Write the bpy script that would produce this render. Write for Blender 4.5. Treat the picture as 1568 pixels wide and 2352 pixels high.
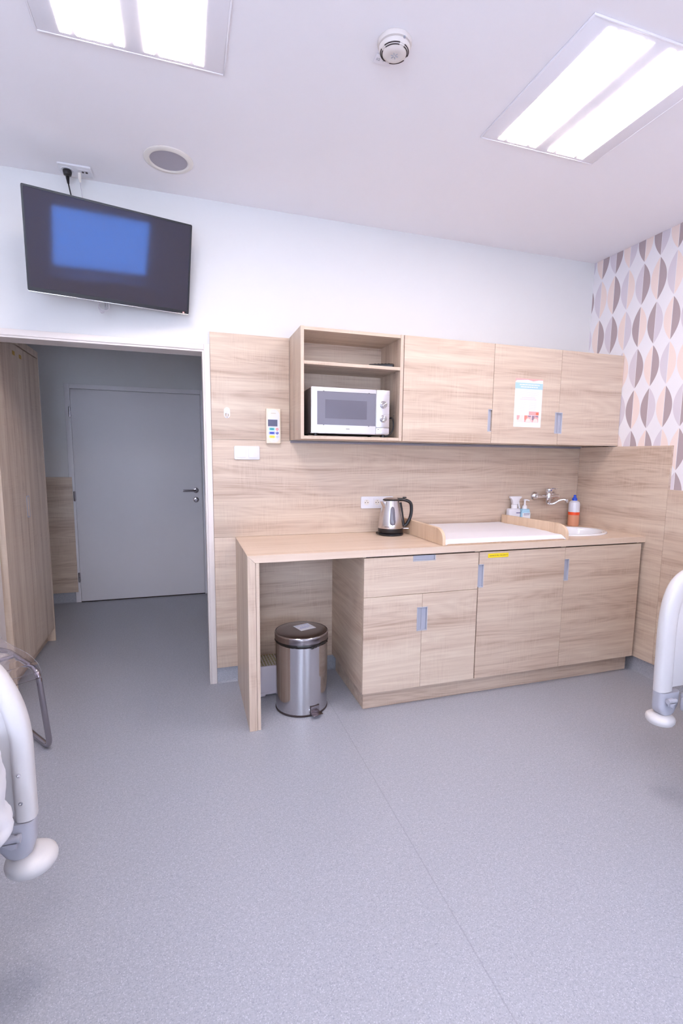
import bpy, bmesh, math, random
from mathutils import Vector, Matrix, noise
from math import sin, cos, pi, radians
random.seed(7)
S = bpy.context.scene
COL = S.collection
for o in list(bpy.data.objects): bpy.data.objects.remove(o)

# ------------------------------------------------------------------ camera
F, PX, PY = 1145.88, 805.90, 1197.81
CX, CY, CZ = -2.81952, -3.04764, 1.39419
YAW, PITCH, ROLL = -0.31894, -0.12762, -0.01181
cam_d = bpy.data.cameras.new('camera'); cam = bpy.data.objects.new('camera', cam_d); COL.objects.link(cam)
_M = Matrix.Rotation(YAW, 3, 'Z') @ Matrix.Rotation(PITCH, 3, 'X') @ Matrix.Rotation(ROLL, 3, 'Y')
_r, _f, _u = _M.col[0], _M.col[1], _M.col[2]
cam.matrix_world = Matrix(((_r.x, _u.x, -_f.x, CX), (_r.y, _u.y, -_f.y, CY), (_r.z, _u.z, -_f.z, CZ), (0, 0, 0, 1)))
cam_d.sensor_fit = 'HORIZONTAL'; cam_d.sensor_width = 36.0
cam_d.lens = F * 36.0 / 1568.0
cam_d.shift_x = (784 - PX) / 1568.0; cam_d.shift_y = (PY - 1176) / 1568.0
cam_d.clip_start = 0.02
S.camera = cam

# ------------------------------------------------------------------ world, exposure
W = bpy.data.worlds.new('world'); S.world = W; W.use_nodes = True
wb = W.node_tree.nodes['Background']
wb.inputs[0].default_value = (0.67, 0.78, 1.0, 1); wb.inputs[1].default_value = 10.0
S.view_settings.view_transform = 'Standard'; S.view_settings.look = 'None'
S.view_settings.gamma = 1.0; S.view_settings.use_curve_mapping = False
S.view_settings.exposure = 0.64
LUM = 20.0        # emission strength of the luminaire strips

# ------------------------------------------------------------------ colour + material helpers
def lin(c):
    return tuple(((x/255)/12.92 if x/255 <= .04045 else ((x/255+.055)/1.055)**2.4) for x in c) + (1,)
class NT:
    def __init__(s, name):
        s.m = bpy.data.materials.new(name); s.m.use_nodes = True; s.t = s.m.node_tree
        s.b = s.t.nodes['Principled BSDF']
    def n(s, typ, **kw):
        nd = s.t.nodes.new(typ)
        for k, v in kw.items(): setattr(nd, k, v)
        return nd
    def l(s, a, b): s.t.links.new(a, b)
    def math(s, op, a, b=None, c=None):
        nd = s.n('ShaderNodeMath', operation=op)
        for i, v in enumerate((a, b, c)):
            if v is None: continue
            if isinstance(v, (int, float)): nd.inputs[i].default_value = v
            else: s.l(v, nd.inputs[i])
        return nd.outputs[0]
    def mix(s, fac, a, b, mode='MIX'):
        nd = s.n('ShaderNodeMix', data_type='RGBA', blend_type=mode)
        for i, v in ((0, fac), (6, a), (7, b)):
            if isinstance(v, (int, float, tuple)): nd.inputs[i].default_value = v
            else: s.l(v, nd.inputs[i])
        return nd.outputs[2]
    def ramp(s, fac, stops, interp='LINEAR'):
        nd = s.n('ShaderNodeValToRGB'); cr = nd.color_ramp; cr.interpolation = interp
        while len(cr.elements) < len(stops): cr.elements.new(0.5)
        for e, (p, c) in zip(cr.elements, stops): e.position = p; e.color = c
        s.l(fac, nd.inputs[0]); return nd.outputs[0]
def simple(name, rgb, rough=.5, metal=0, spec=None, bump=0, bscale=80, coat=0, ior=None, trans=0, alpha=None, sub=0):
    k = NT(name); b = k.b
    b.inputs['Base Color'].default_value = lin(rgb); b.inputs['Roughness'].default_value = rough
    b.inputs['Metallic'].default_value = metal
    if spec is not None: b.inputs['Specular IOR Level'].default_value = spec
    if coat: b.inputs['Coat Weight'].default_value = coat; b.inputs['Coat Roughness'].default_value = .08
    if ior: b.inputs['IOR'].default_value = ior
    if trans: b.inputs['Transmission Weight'].default_value = trans
    tc = k.n('ShaderNodeTexCoord'); nz = k.n('ShaderNodeTexNoise'); nz.inputs['Scale'].default_value = bscale
    nz.inputs['Detail'].default_value = 3; k.l(tc.outputs['Object'], nz.inputs['Vector'])
    # faint procedural variation of the roughness
    k.l(k.math('MULTIPLY_ADD', nz.outputs[0], .06, max(rough-.03, 0)), b.inputs['Roughness'])
    if bump:
        bp = k.n('ShaderNodeBump'); bp.inputs['Strength'].default_value = bump; bp.inputs['Distance'].default_value = .002
        k.l(nz.outputs[0], bp.inputs['Height']); k.l(bp.outputs[0], b.inputs['Normal'])
    return k.m
def wood(name, grain='x', light=(224, 206, 187), mid=(208, 186, 168), dark=(180, 154, 135), rough=.42):
    """pale sonoma oak laminate: long streaks with saw marks across them"""
    k = NT(name); tc = k.n('ShaderNodeTexCoord'); oi = k.n('ShaderNodeObjectInfo')
    off = k.n('ShaderNodeVectorMath', operation='ADD')
    cmb = k.n('ShaderNodeCombineXYZ')
    for i, f in enumerate((7.3, 5.1, 9.7)):
        k.l(k.math('MULTIPLY', oi.outputs['Random'], f), cmb.inputs[i])
    k.l(tc.outputs['Object'], off.inputs[0]); k.l(cmb.outputs[0], off.inputs[1])
    def mapped(along, across):
        mp = k.n('ShaderNodeMapping'); sc = [across]*3; sc['xyz'.index(grain)] = along
        mp.inputs['Scale'].default_value = sc; k.l(off.outputs[0], mp.inputs['Vector']); return mp.outputs[0]
    wn = k.n('ShaderNodeTexNoise'); wn.inputs['Scale'].default_value = 1; wn.inputs['Detail'].default_value = 2
    wn.inputs['Roughness'].default_value = .5; k.l(mapped(.55, 5.0), wn.inputs['Vector'])
    # growth rings, bent into long cathedral shapes
    ring = k.math('MULTIPLY_ADD', k.math('SINE', k.math('MULTIPLY', wn.outputs[0], 120.0)), .5, .5)
    fine = k.n('ShaderNodeTexNoise'); fine.inputs['Scale'].default_value = 1; fine.inputs['Detail'].default_value = 5
    fine.inputs['Roughness'].default_value = .7; fine.inputs['Distortion'].default_value = .4; k.l(mapped(2.8, 95), fine.inputs['Vector'])
    broad = k.n('ShaderNodeTexNoise'); broad.inputs['Scale'].default_value = 1; broad.inputs['Detail'].default_value = 2
    k.l(mapped(.5, 15), broad.inputs['Vector'])
    saw = k.n('ShaderNodeTexNoise'); saw.inputs['Scale'].default_value = 1; saw.inputs['Detail'].default_value = 2
    mp = k.n('ShaderNodeMapping'); sc = [9]*3; sc['xyz'.index(grain)] = 190
    mp.inputs['Scale'].default_value = sc; k.l(off.outputs[0], mp.inputs['Vector']); k.l(mp.outputs[0], saw.inputs['Vector'])
    patch = k.n('ShaderNodeTexNoise'); patch.inputs['Scale'].default_value = 6; k.l(off.outputs[0], patch.inputs['Vector'])
    v = k.math('MULTIPLY', ring, .07)
    v = k.math('MULTIPLY_ADD', fine.outputs[0], .55, v)
    v = k.math('MULTIPLY_ADD', broad.outputs[0], .66, v)
    sawm = k.math('MULTIPLY', k.math('SUBTRACT', saw.outputs[0], .5), k.math('MINIMUM', k.math('MULTIPLY', k.math('MAXIMUM', k.math('SUBTRACT', patch.outputs[0], .48), 0), 12), 1))
    v = k.math('MULTIPLY_ADD', sawm, .22, v)
    c = k.ramp(v, [(.42, lin(dark)), (.60, lin(mid)), (.82, lin(light))])
    k.l(c, k.b.inputs['Base Color']); k.b.inputs['Roughness'].default_value = rough
    k.b.inputs['Specular IOR Level'].default_value = .4
    bp = k.n('ShaderNodeBump'); bp.inputs['Strength'].default_value = .12; bp.inputs['Distance'].default_value = .001
    k.l(fine.outputs[0], bp.inputs['Height']); k.l(bp.outputs[0], k.b.inputs['Normal'])
    return k.m
def emis(name, rgb, st):
    k = NT(name); k.b.inputs['Base Color'].default_value = (.8, .8, .8, 1)
    k.b.inputs['Emission Color'].default_value = lin(rgb); k.b.inputs['Emission Strength'].default_value = st
    return k.m
def floor_mat():
    k = NT('speckled_vinyl'); tc = k.n('ShaderNodeTexCoord'); P = tc.outputs['Object']
    base, dk, lt = lin((168, 170, 181)), lin((138, 141, 154)), lin((214, 216, 225))
    n1 = k.n('ShaderNodeTexNoise'); n1.inputs['Scale'].default_value = 210; n1.inputs['Detail'].default_value = 4
    n1.inputs['Roughness'].default_value = .7; k.l(P, n1.inputs['Vector'])
    v = k.n('ShaderNodeTexVoronoi'); v.inputs['Scale'].default_value = 230; k.l(P, v.inputs['Vector'])
    sep = k.n('ShaderNodeSeparateColor'); k.l(v.outputs['Color'], sep.inputs[0])
    spot = k.math('MULTIPLY', k.math('LESS_THAN', v.outputs['Distance'], .33), k.math('GREATER_THAN', sep.outputs[0], .72))
    spotd = k.math('MULTIPLY', k.math('LESS_THAN', v.outputs['Distance'], .36), k.math('LESS_THAN', sep.outputs[0], .16))
    c = k.ramp(n1.outputs[0], [(.36, dk), (.64, base)])
    n2 = k.n('ShaderNodeTexNoise'); n2.inputs['Scale'].default_value = 90; n2.inputs['Detail'].default_value = 2; k.l(P, n2.inputs['Vector'])
    c = k.mix(k.math('MULTIPLY', n2.outputs[0], .35), c, lt)
    c = k.mix(k.math('MULTIPLY', spot, .5), c, lt); c = k.mix(k.math('MULTIPLY', spotd, .38), c, lin((112, 115, 136)))
    # welded seam in the sheet, running across the room at x = -2.07
    sp = k.n('ShaderNodeSeparateXYZ'); k.l(P, sp.inputs[0])
    dx = k.math('ABSOLUTE', k.math('ADD', sp.outputs[0], 2.077))
    seam = k.math('MULTIPLY', k.math('LESS_THAN', dx, .0022), k.math('LESS_THAN', sp.outputs[1], .0))
    c = k.mix(k.math('MULTIPLY', seam, .28), c, lin((118, 116, 130)))
    k.l(c, k.b.inputs['Base Color']); k.b.inputs['Roughness'].default_value = .36
    k.b.inputs['Specular IOR Level'].default_value = .5
    bp = k.n('ShaderNodeBump'); bp.inputs['Strength'].default_value = .12; bp.inputs['Distance'].default_value = .0012
    k.l(n1.outputs[0], bp.inputs['Height']); k.l(bp.outputs[0], k.b.inputs['Normal'])
    return k.m
def wallpaper():
    """columns of leaf shapes split into two colours; pattern repeats every five columns"""
    k = NT('leaf_wallpaper'); tc = k.n('ShaderNodeTexCoord'); sp = k.n('ShaderNodeSeparateXYZ'); k.l(tc.outputs['Object'], sp.inputs[0])
    PW, PH = .1152, .2630
    # column coordinate grows away from the corner (towards -y); column 0 centred on y = -0.079
    u = k.math('MULTIPLY_ADD', sp.outputs[1], -1/PW, -.079/PW + .5 + 20)
    v = k.math('MULTIPLY_ADD', sp.outputs[2], -1/PH, 2.650/PH + 20)   # row 0 is below z=2.65
    cu = k.math('FLOOR', u); fu = k.math('SUBTRACT', k.math('FRACT', u), .5)
    cv = k.math('FLOOR', v); fv = k.math('SUBTRACT', k.math('FRACT', v), .5)
    # vesica: |fu| < a*(1-(2fv)^2)
    q = k.math('MULTIPLY', fv, 2.06); q = k.math('SUBTRACT', 1, k.math('MULTIPLY', q, q))
    wd = k.math('MULTIPLY', k.math('MAXIMUM', q, 0), .475)
    a = k.math('ABSOLUTE', fu)
    inside = k.math('MULTIPLY', k.math('LESS_THAN', a, wd), k.math('GREATER_THAN', a, .012))
    par = k.math('MODULO', cv, 2)          # row 0 -> cv=20 -> even
    side = k.math('GREATER_THAN', fu, 0)   # 0 = towards the corner
    idx = k.math('ADD', k.math('MULTIPLY', par, 10), k.math('MULTIPLY_ADD', k.math('MODULO', cu, 5), 2, side))
    g, pc, d = lin((221, 213, 222)), lin((243, 225, 219)), lin((180, 164, 168))
    row1 = [g, pc, pc, d, g, pc, g, d, pc, d]          # rows like the second one from the ceiling (even here)
    row0 = [pc, d, g, d, pc, g, d, pc, d, g]
    cols = row1 + row0
    c = k.ramp(k.math('MULTIPLY_ADD', idx, 1/20, .025), [(i/20, cc) for i, cc in enumerate(cols)], 'CONSTANT')
    c = k.mix(inside, lin((240, 237, 242)), c)
    k.l(c, k.b.inputs['Base Color']); k.b.inputs['Roughness'].default_value = .7
    k.b.inputs['Specular IOR Level'].default_value = .25
    return k.m
def brushed(name, rgb, rough=.3, axis=0, metal=1.0, amt=.12):
    k = NT(name); tc = k.n('ShaderNodeTexCoord'); mp = k.n('ShaderNodeMapping')
    sc = [400, 400, 400]; sc[axis] = 3; mp.inputs['Scale'].default_value = sc
    nz = k.n('ShaderNodeTexNoise'); nz.inputs['Scale'].default_value = 1; nz.inputs['Detail'].default_value = 2
    k.l(tc.outputs['Object'], mp.inputs[0]); k.l(mp.outputs[0], nz.inputs['Vector'])
    k.l(k.math('MULTIPLY_ADD', nz.outputs[0], amt, rough - amt/2), k.b.inputs['Roughness'])
    k.b.inputs['Base Color'].default_value = lin(rgb); k.b.inputs['Metallic'].default_value = metal
    return k.m

M = {}
M['wall'] = simple('white_paint', (228, 227, 228), .75, bump=.06, bscale=500, spec=.2)
M['ceil'] = simple('ceiling_paint', (250, 246, 250), .8, bump=.05, bscale=400, spec=.2)
M['wood'] = wood('oak_laminate', 'x')
M['woodz'] = wood('oak_laminate_upright', 'z')
M['woody'] = wood('oak_laminate_deep', 'y')
M['worktop'] = wood('oak_worktop', 'x', (228, 207, 190), (221, 198, 178), (206, 181, 161), .38)
M['woodboard'] = wood('pale_oak_board', 'z', (230, 204, 178), (222, 194, 166), (206, 174, 146), .45)
M['floor'] = floor_mat()
M['paper'] = wallpaper()
M['frame'] = simple('cream_enamel', (232, 222, 218), .35)
M['door'] = simple('door_white', (240, 236, 240), .45)
M['alu'] = brushed('satin_aluminium', (196, 198, 210), .42, 2, .25)
M['alud'] = simple('satin_aluminium_tray', (184, 186, 200), .42, .2)
M['steel'] = brushed('brushed_steel', (226, 224, 228), .30, 0, .9)
M['steelr'] = brushed('polished_steel', (200, 198, 202), .11, 2, 1.0, .05)
M['steelk'] = brushed('kettle_steel', (208, 204, 206), .24, 2, 1.0, .08)
M['lid'] = brushed('lid_steel', (150, 143, 147), .22, 0, 1.0, .08)
M['chrome'] = simple('chrome', (225, 225, 230), .07, 1)
M['chromed'] = simple('dark_chrome', (170, 165, 172), .13, 1)
M['black'] = simple('black_plastic', (26, 25, 31), .3)
M['blackm'] = simple('matt_black', (30, 28, 30), .7)
M['bag'] = simple('bin_bag', (22, 20, 24), .25, bump=.6, bscale=120)
M['white'] = simple('white_plastic', (236, 234, 240), .35)
M['cream'] = simple('cream_plastic', (236, 229, 222), .4)
M['creamc'] = simple('cream_case', (246, 232, 212), .4)
M['bedwhite'] = simple('bed_white', (212, 209, 212), .33)
M['bedgrey'] = simple('bed_grey', (180, 180, 192), .38)
M['greyp'] = simple('grey_plastic', (176, 178, 190), .45)
M['linen'] = simple('linen', (226, 227, 236), .85, bump=.3, bscale=60, spec=.15)
M['mat'] = simple('mat_cover', (240, 238, 246), .45, bump=.05, bscale=20)
M['ceramic'] = simple('ceramic', (240, 240, 246), .12, coat=.5)
M['speaker'] = simple('grey_grille', (180, 174, 184), .7, bump=.6, bscale=900)
M['detector'] = simple('aged_white_plastic', (226, 217, 213), .5)
M['slot'] = simple('dark_slot', (60, 50, 52), .8)
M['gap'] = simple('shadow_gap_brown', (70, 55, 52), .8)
M['glassdoor'] = simple('microwave_glass', (128, 126, 140), .18, coat=.3)
M['glassin'] = simple('microwave_window', (108, 106, 120), .2, coat=.3)
M['lcd'] = simple('lcd', (92, 94, 122), .25)
M['teal'] = simple('teal_key', (55, 165, 175), .5); M['blue'] = simple('blue_key', (45, 65, 185), .5)
M['yellow'] = simple('yellow_key', (250, 222, 60), .5); M['red'] = simple('red_key', (232, 120, 125), .5)
M['palet'] = simple('pale_teal', (170, 225, 228), .5); M['paleb'] = simple('pale_blue', (170, 180, 235), .5)
M['paley'] = simple('pale_yellow', (252, 238, 160), .5); M['greyk'] = simple('pale_grey_key', (214, 216, 230), .5)
M['ink'] = simple('dark_ink', (90, 80, 60), .7); M['inkb'] = simple('navy_ink', (60, 62, 130), .6)
M['inkg'] = simple('pale_grey_ink', (226, 227, 234), .7); M['inkp'] = simple('pink_ink', (244, 216, 224), .7)
M['paperw'] = simple('paper_white', (243, 243, 250), .6)
M['pblue'] = simple('poster_blue', (178, 212, 240), .6); M['pred'] = simple('poster_red', (240, 150, 134), .6)
M['ppink'] = simple('poster_pink', (246, 178, 178), .6); M['pskin'] = simple('poster_skin', (248, 228, 218), .6)
M['pdark'] = simple('poster_plum', (160, 136, 152), .6); M['porange'] = simple('poster_orange', (250, 128, 100), .6)
M['label'] = simple('sticker_yellow', (252, 222, 40), .45)
M['sticker'] = simple('small_sticker', (190, 150, 60), .5)
M['green'] = simple('olive_green', (138, 138, 62), .6)
M['stool'] = simple('stool_plastic', (214, 208, 220), .4)
M['pinkring'] = simple('red_ring', (225, 120, 130), .5)
M['bluecap'] = simple('blue_cap', (25, 75, 205), .3)
M['redled'] = emis('standby_led', (255, 40, 30), 1.5)
M['whitecable'] = simple('white_cable', (205, 200, 206), .45)
M['softblue'] = simple('blue_liquid', (165, 205, 228), .3)
M['milky'] = simple('milky_plastic', (222, 222, 234), .3)
M['labelr'] = simple('red_orange_band', (240, 84, 40), .4)
M['orange'] = simple('orange_liquid', (224, 160, 130), .25)
M['lamp'] = emis('lamp_diffuser', (255, 243, 237), LUM)
M['louvre'] = emis('lamp_slit', (255, 243, 237), LUM * .7)
M['lampbody'] = simple('lamp_body', (246, 243, 250), .5)
# TV panel: dark, with a bluish anti-glare coating
k = NT('tv_panel'); k.b.inputs['Base Color'].default_value = (.062, .052, .058, 1); k.b.inputs['Roughness'].default_value = .09
k.b.inputs['IOR'].default_value = 1.75
k.b.inputs['Specular Tint'].default_value = (.06, .21, .60, 1)
_tc = k.n('ShaderNodeTexCoord'); _n = k.n('ShaderNodeTexNoise'); _n.inputs['Scale'].default_value = 3
k.l(_tc.outputs['Object'], _n.inputs['Vector']); k.l(k.math('MULTIPLY_ADD', _n.outputs[0], .03, .04), k.b.inputs['Roughness'])
M['tv'] = k.m
# clear acrylic
k = NT('clear_acrylic'); k.b.inputs['Base Color'].default_value = (.93, .91, .95, 1); k.b.inputs['Transmission Weight'].default_value = 1
k.b.inputs['Roughness'].default_value = .04; k.b.inputs['IOR'].default_value = 1.3
_tc = k.n('ShaderNodeTexCoord'); _n = k.n('ShaderNodeTexNoise'); _n.inputs['Scale'].default_value = 6
k.l(_tc.outputs['Object'], _n.inputs['Vector']); k.l(k.math('MULTIPLY', _n.outputs[0], .06), k.b.inputs['Roughness'])
M['acrylic'] = k.m
k = NT('window_glass'); k.b.inputs['Transmission Weight'].default_value = 1; k.b.inputs['Roughness'].default_value = 0.02
k.b.inputs['IOR'].default_value = 1.1
_tc = k.n('ShaderNodeTexCoord'); _n = k.n('ShaderNodeTexNoise'); _n.inputs['Scale'].default_value = 2
k.l(_tc.outputs['Object'], _n.inputs['Vector']); k.l(k.math('MULTIPLY', _n.outputs[0], .02), k.b.inputs['Roughness'])
M['glass'] = k.m

# ------------------------------------------------------------------ mesh builder
class B:
    def __init__(s): s.bm = bmesh.new()
    def _take(s, b2, mat=None):
        if mat is not None: bmesh.ops.transform(b2, matrix=mat, verts=b2.verts)
        bmesh.ops.recalc_face_normals(b2, faces=b2.faces)
        me = bpy.data.meshes.new('tmp'); b2.to_mesh(me); b2.free(); s.bm.from_mesh(me); bpy.data.meshes.remove(me); return s
    def box(s, x0, x1, y0, y1, z0, z1, bev=0, seg=2, mat=None):
        b = bmesh.new(); bmesh.ops.create_cube(b, size=1)
        for v in b.verts:
            v.co = Vector(((x0+x1)/2 + v.co.x*(x1-x0), (y0+y1)/2 + v.co.y*(y1-y0), (z0+z1)/2 + v.co.z*(z1-z0)))
        if bev: bmesh.ops.bevel(b, geom=list(b.edges), offset=bev, segments=seg, profile=.5, affect='EDGES')
        return s._take(b, mat)
    def prism(s, pts, axis, a, c, bev=0, seg=2, mat=None, bevside=True):
        """pts: 2-D outline in the two remaining axes (in xyz order), extruded along axis from a to c"""
        b = bmesh.new(); A = []; C2 = []
        def P(p, t):
            q = list(p); q.insert('xyz'.index(axis), t); return Vector(q)
        A = [b.verts.new(P(p, a)) for p in pts]; C2 = [b.verts.new(P(p, c)) for p in pts]; n = len(pts)
        f1 = b.faces.new(A); f2 = b.faces.new(C2[::-1])
        for i in range(n): b.faces.new((A[i], A[(i+1) % n], C2[(i+1) % n], C2[i]))
        bmesh.ops.recalc_face_normals(b, faces=b.faces)
        if bev:
            ed = list(f1.edges) + list(f2.edges)
            bmesh.ops.bevel(b, geom=ed, offset=bev, segments=seg, profile=.5, affect='EDGES')
        return s._take(b, mat)
    def lathe(s, prof, c=(0, 0, 0), seg=48, axis='z', mat=None, sx=1, sy=1):
        """prof: (radius, height) pairs; spun about z through c"""
        b = bmesh.new(); rings = []
        for r, h in prof:
            if r < 1e-6: rings.append([b.verts.new((0, 0, h))])
            else: rings.append([b.verts.new((r*cos(2*pi*i/seg)*sx, r*sin(2*pi*i/seg)*sy, h)) for i in range(seg)])
        for R0, R1 in zip(rings, rings[1:]):
            for i in range(seg):
                j = (i+1) % seg
                if len(R0) == 1 and len(R1) == 1: continue
                if len(R0) == 1: b.faces.new((R0[0], R1[i], R1[j]))
                elif len(R1) == 1: b.faces.new((R0[i], R0[j], R1[0]))
                else: b.faces.new((R0[i], R0[j], R1[j], R1[i]))
        m = Matrix.Translation(c)
        if axis == 'y': m = m @ Matrix.Rotation(radians(90), 4, 'X')     # height goes to -y
        if axis == 'x': m = m @ Matrix.Rotation(radians(90), 4, 'Y')
        if mat is not None: m = mat @ m
        return s._take(b, m)
    def tube(s, pts, r, seg=12, closed=False, mat=None, flat=None, cap=True):
        pts = [Vector(p) for p in pts]; n = len(pts); b = bmesh.new(); rings = []; prev = None
        rr = r if isinstance(r, (list, tuple)) else [r]*n
        for i, p in enumerate(pts):
            if closed: t = (pts[(i+1) % n] - pts[i-1])
            else: t = pts[min(i+1, n-1)] - pts[max(i-1, 0)]
            t.normalize()
            if prev is None:
                a = Vector((0, 0, 1)) if abs(t.z) < .9 else Vector((0, 1, 0))
                x = t.cross(a).normalized()
            else:
                x = prev - t*prev.dot(t); x.normalize()
            y = t.cross(x); prev = x
            fx, fy = flat if flat else (1, 1)
            rings.append([b.verts.new(p + x*rr[i]*fx*cos(2*pi*k/seg) + y*rr[i]*fy*sin(2*pi*k/seg)) for k in range(seg)])
        m = n if closed else n-1
        for i in range(m):
            R0, R1 = rings[i], rings[(i+1) % n]
            for k in range(seg): b.faces.new((R0[k], R0[(k+1) % seg], R1[(k+1) % seg], R1[k]))
        if not closed and cap: b.faces.new(rings[0][::-1]); b.faces.new(rings[-1])
        return s._take(b, mat)
    def grid(s, fn, nu, nv, thick=0, mat=None):
        b = bmesh.new(); V = [[b.verts.new(fn(i/nu, j/nv)) for j in range(nv+1)] for i in range(nu+1)]
        for i in range(nu):
            for j in range(nv): b.faces.new((V[i][j], V[i+1][j], V[i+1][j+1], V[i][j+1]))
        bmesh.ops.recalc_face_normals(b, faces=b.faces)
        if thick: bmesh.ops.solidify(b, geom=list(b.faces), thickness=thick)
        return s._take(b, mat)
    def holed(s, outer, inner, axis, a, c, mat=None):
        """outline with holes, extruded: bridged with triangulation"""
        b = bmesh.new()
        def P(p, t):
            q = list(p); q.insert('xyz'.index(axis), t); return Vector(q)
        loops = [outer] + inner; ed = []; lv = []
        for lp in loops:
            vs = [b.verts.new(P(p, a)) for p in lp]; lv.append(vs)
            for i in range(len(vs)): ed.append(b.edges.new((vs[i], vs[(i+1) % len(vs)])))
        bmesh.ops.triangle_fill(b, use_beauty=True, use_dissolve=False, edges=ed)
        fs = list(b.faces); r = bmesh.ops.extrude_face_region(b, geom=fs)
        mv = [g for g in r['geom'] if isinstance(g, bmesh.types.BMVert)]
        d = [0, 0, 0]; d['xyz'.index(axis)] = c - a
        bmesh.ops.translate(b, verts=mv, vec=d)
        return s._take(b, mat)
def rrect(x0, x1, y0, y1, r, n=6):
    out = []
    for cx, cy, a0 in ((x1-r, y1-r, 0), (x0+r, y1-r, 90), (x0+r, y0+r, 180), (x1-r, y0+r, 270)):
        for i in range(n+1):
            a = radians(a0 + 90*i/n); out.append((cx + r*cos(a), cy + r*sin(a)))
    return out
def arcpts(pts, r, n=6):
    """polyline with its corners rounded"""
    pts = [Vector(p) for p in pts]; out = [pts[0]]
    for a, b, c in zip(pts, pts[1:], pts[2:]):
        d1 = (a-b); d2 = (c-b); q = min(r, d1.length*.49, d2.length*.49); p1 = b + d1.normalized()*q; p2 = b + d2.normalized()*q
        for i in range(n+1):
            t = i/n; out.append(p1*(1-t)**2 + b*2*t*(1-t) + p2*t*t)
    out.append(pts[-1]); return out

def link(name, b, mat, parent=None, off=(0, 0, 0), smooth=35):
    me = bpy.data.meshes.new(name); bm = b.bm
    bmesh.ops.translate(bm, verts=bm.verts, vec=-Vector(off)); bm.to_mesh(me); bm.free()
    me.materials.append(mat)
    for p in me.polygons: p.use_smooth = True
    me.set_sharp_from_angle(angle=radians(smooth))
    o = bpy.data.objects.new(name, me); COL.objects.link(o)
    if parent is not None: o.parent = parent
    return o
class Thing:
    """An Empty at the base that parents its parts. Parts are written in room coordinates unless local=True."""
    def __init__(s, name, label, cat, loc, group=None, mat=None):
        s.o = bpy.data.objects.new(name, None); s.o.empty_display_size = .05; COL.objects.link(s.o)
        s.local = mat is not None
        if mat is not None: s.o.matrix_world = mat
        else: s.o.location = loc
        s.off = Vector((0, 0, 0)) if s.local else Vector(loc)
        s.o['label'] = label; s.o['category'] = cat
        if group: s.o['group'] = group
    def p(s, name, b, mat, parent=None, label=None, smooth=35):
        q = link(name, b, mat, parent or s.o, s.off, smooth)
        if label: q['label'] = label
        return q
def single(name, b, mat, label, cat, loc, group=None, smooth=35):
    o = link(name, b, mat, None, loc, smooth); o.location = loc; o['label'] = label; o['category'] = cat
    if group: o['group'] = group
    return o
def struct(name, b, mat, parent=None, label=None, smooth=35):
    o = link(name, b, mat, parent, (0, 0, 0), smooth)
    if parent is None: o['kind'] = 'structure'
    if label: o['label'] = label
    return o
def text_b(txt, size, mat, ext=.0003, align='CENTER'):
    cu = bpy.data.curves.new('t', 'FONT'); cu.body = txt; cu.size = size; cu.extrude = ext
    cu.align_x = align; cu.align_y = 'CENTER'; cu.resolution_u = 2
    o = bpy.data.objects.new('t', cu); COL.objects.link(o)
    me = bpy.data.meshes.new_from_object(o.evaluated_get(bpy.context.evaluated_depsgraph_get()))
    b = B(); b.bm.from_mesh(me); bmesh.ops.transform(b.bm, matrix=mat, verts=b.bm.verts)
    bpy.data.objects.remove(o); bpy.data.curves.remove(cu); bpy.data.meshes.remove(me); return b
def facing(x, y, z, rot=0):
    """text plane facing -y (the room)"""
    return Matrix.Translation((x, y, z)) @ Matrix.Rotation(radians(90), 4, 'X') @ Matrix.Rotation(rot, 4, 'Z')

H = 2.79; ZC = .912; XL = -4.42; YF = -4.42; YH = 2.137
# ================================================================== THE ROOM
struct('floor', B().box(XL-.1, .1, YF-.1, YH+.1, -.1, 0), M['floor'])
struct('ceiling', B().box(XL-.1, .1, YF-.1, 0.0, H, H+.12), M['ceil'])
wbk = B().box(XL, -3.831, 0, .125, 0, H).box(-3.831, -2.694, 0, .125, 1.999, H).box(-2.694, 0, 0, .125, 0, H)
struct('wall_back', wbk, M['wall'])
struct('wall_right', B().box(0, .1, YF-.1, YH, 0, H), M['paper'])
struct('wall_left', B().box(XL-.1, XL, YF-.1, YH, 0, H), M['wall'])
WIN = [(-2.02, -.77, .82, 2.2), (-4.26, -2.75, .60, 2.4)]  # second window is an unseen addition, sized to brighten ceiling and hallway
wf = B().box(XL, WIN[1][0], YF-.1, YF, 0, H).box(WIN[1][1], WIN[0][0], YF-.1, YF, 0, H).box(WIN[0][1], 0, YF-.1, YF, 0, H)
for x0, x1, z0, z1 in WIN: wf.box(x0, x1, YF-.1, YF, 0, z0).box(x0, x1, YF-.1, YF, z1, H)
struct('wall_front', wf, M['wall'])
for i, (x0, x1, z0, z1) in enumerate(WIN):
    win = B()
    for a in ((x0, x1, z0, z0+.06), (x0, x1, z1-.06, z1), (x0, x0+.05, z0+.06, z1-.06), (x1-.05, x1, z0+.06, z1-.06)):
        win.box(a[0], a[1], YF-.08, YF-.02, a[2], a[3])
    if i: win.box((x0+x1)/2-.04, (x0+x1)/2+.04, YF-.08, YF-.02, z0+.06, z1-.06)
    win = struct('window_%d' % (i+1), win, M['white'])
    struct('pane', B().box(x0+.05, x1-.05, YF-.055, YF-.045, z0+.06, z1-.06), M['glass'], win)
    struct('window_sill', B().box(x0-.03, x1+.03, YF, YF+.16, z0-.035, z0, .004), M['white'], win)
    if i == 0: struct('roller_blind', B().box(x0+.01, x1-.01, YF-.012, YF-.008, 1.55, z1).box(x0+.01, x1-.01, YF-.018, YF-.002, 1.53, 1.552, .003), M['linen'], win)
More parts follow.
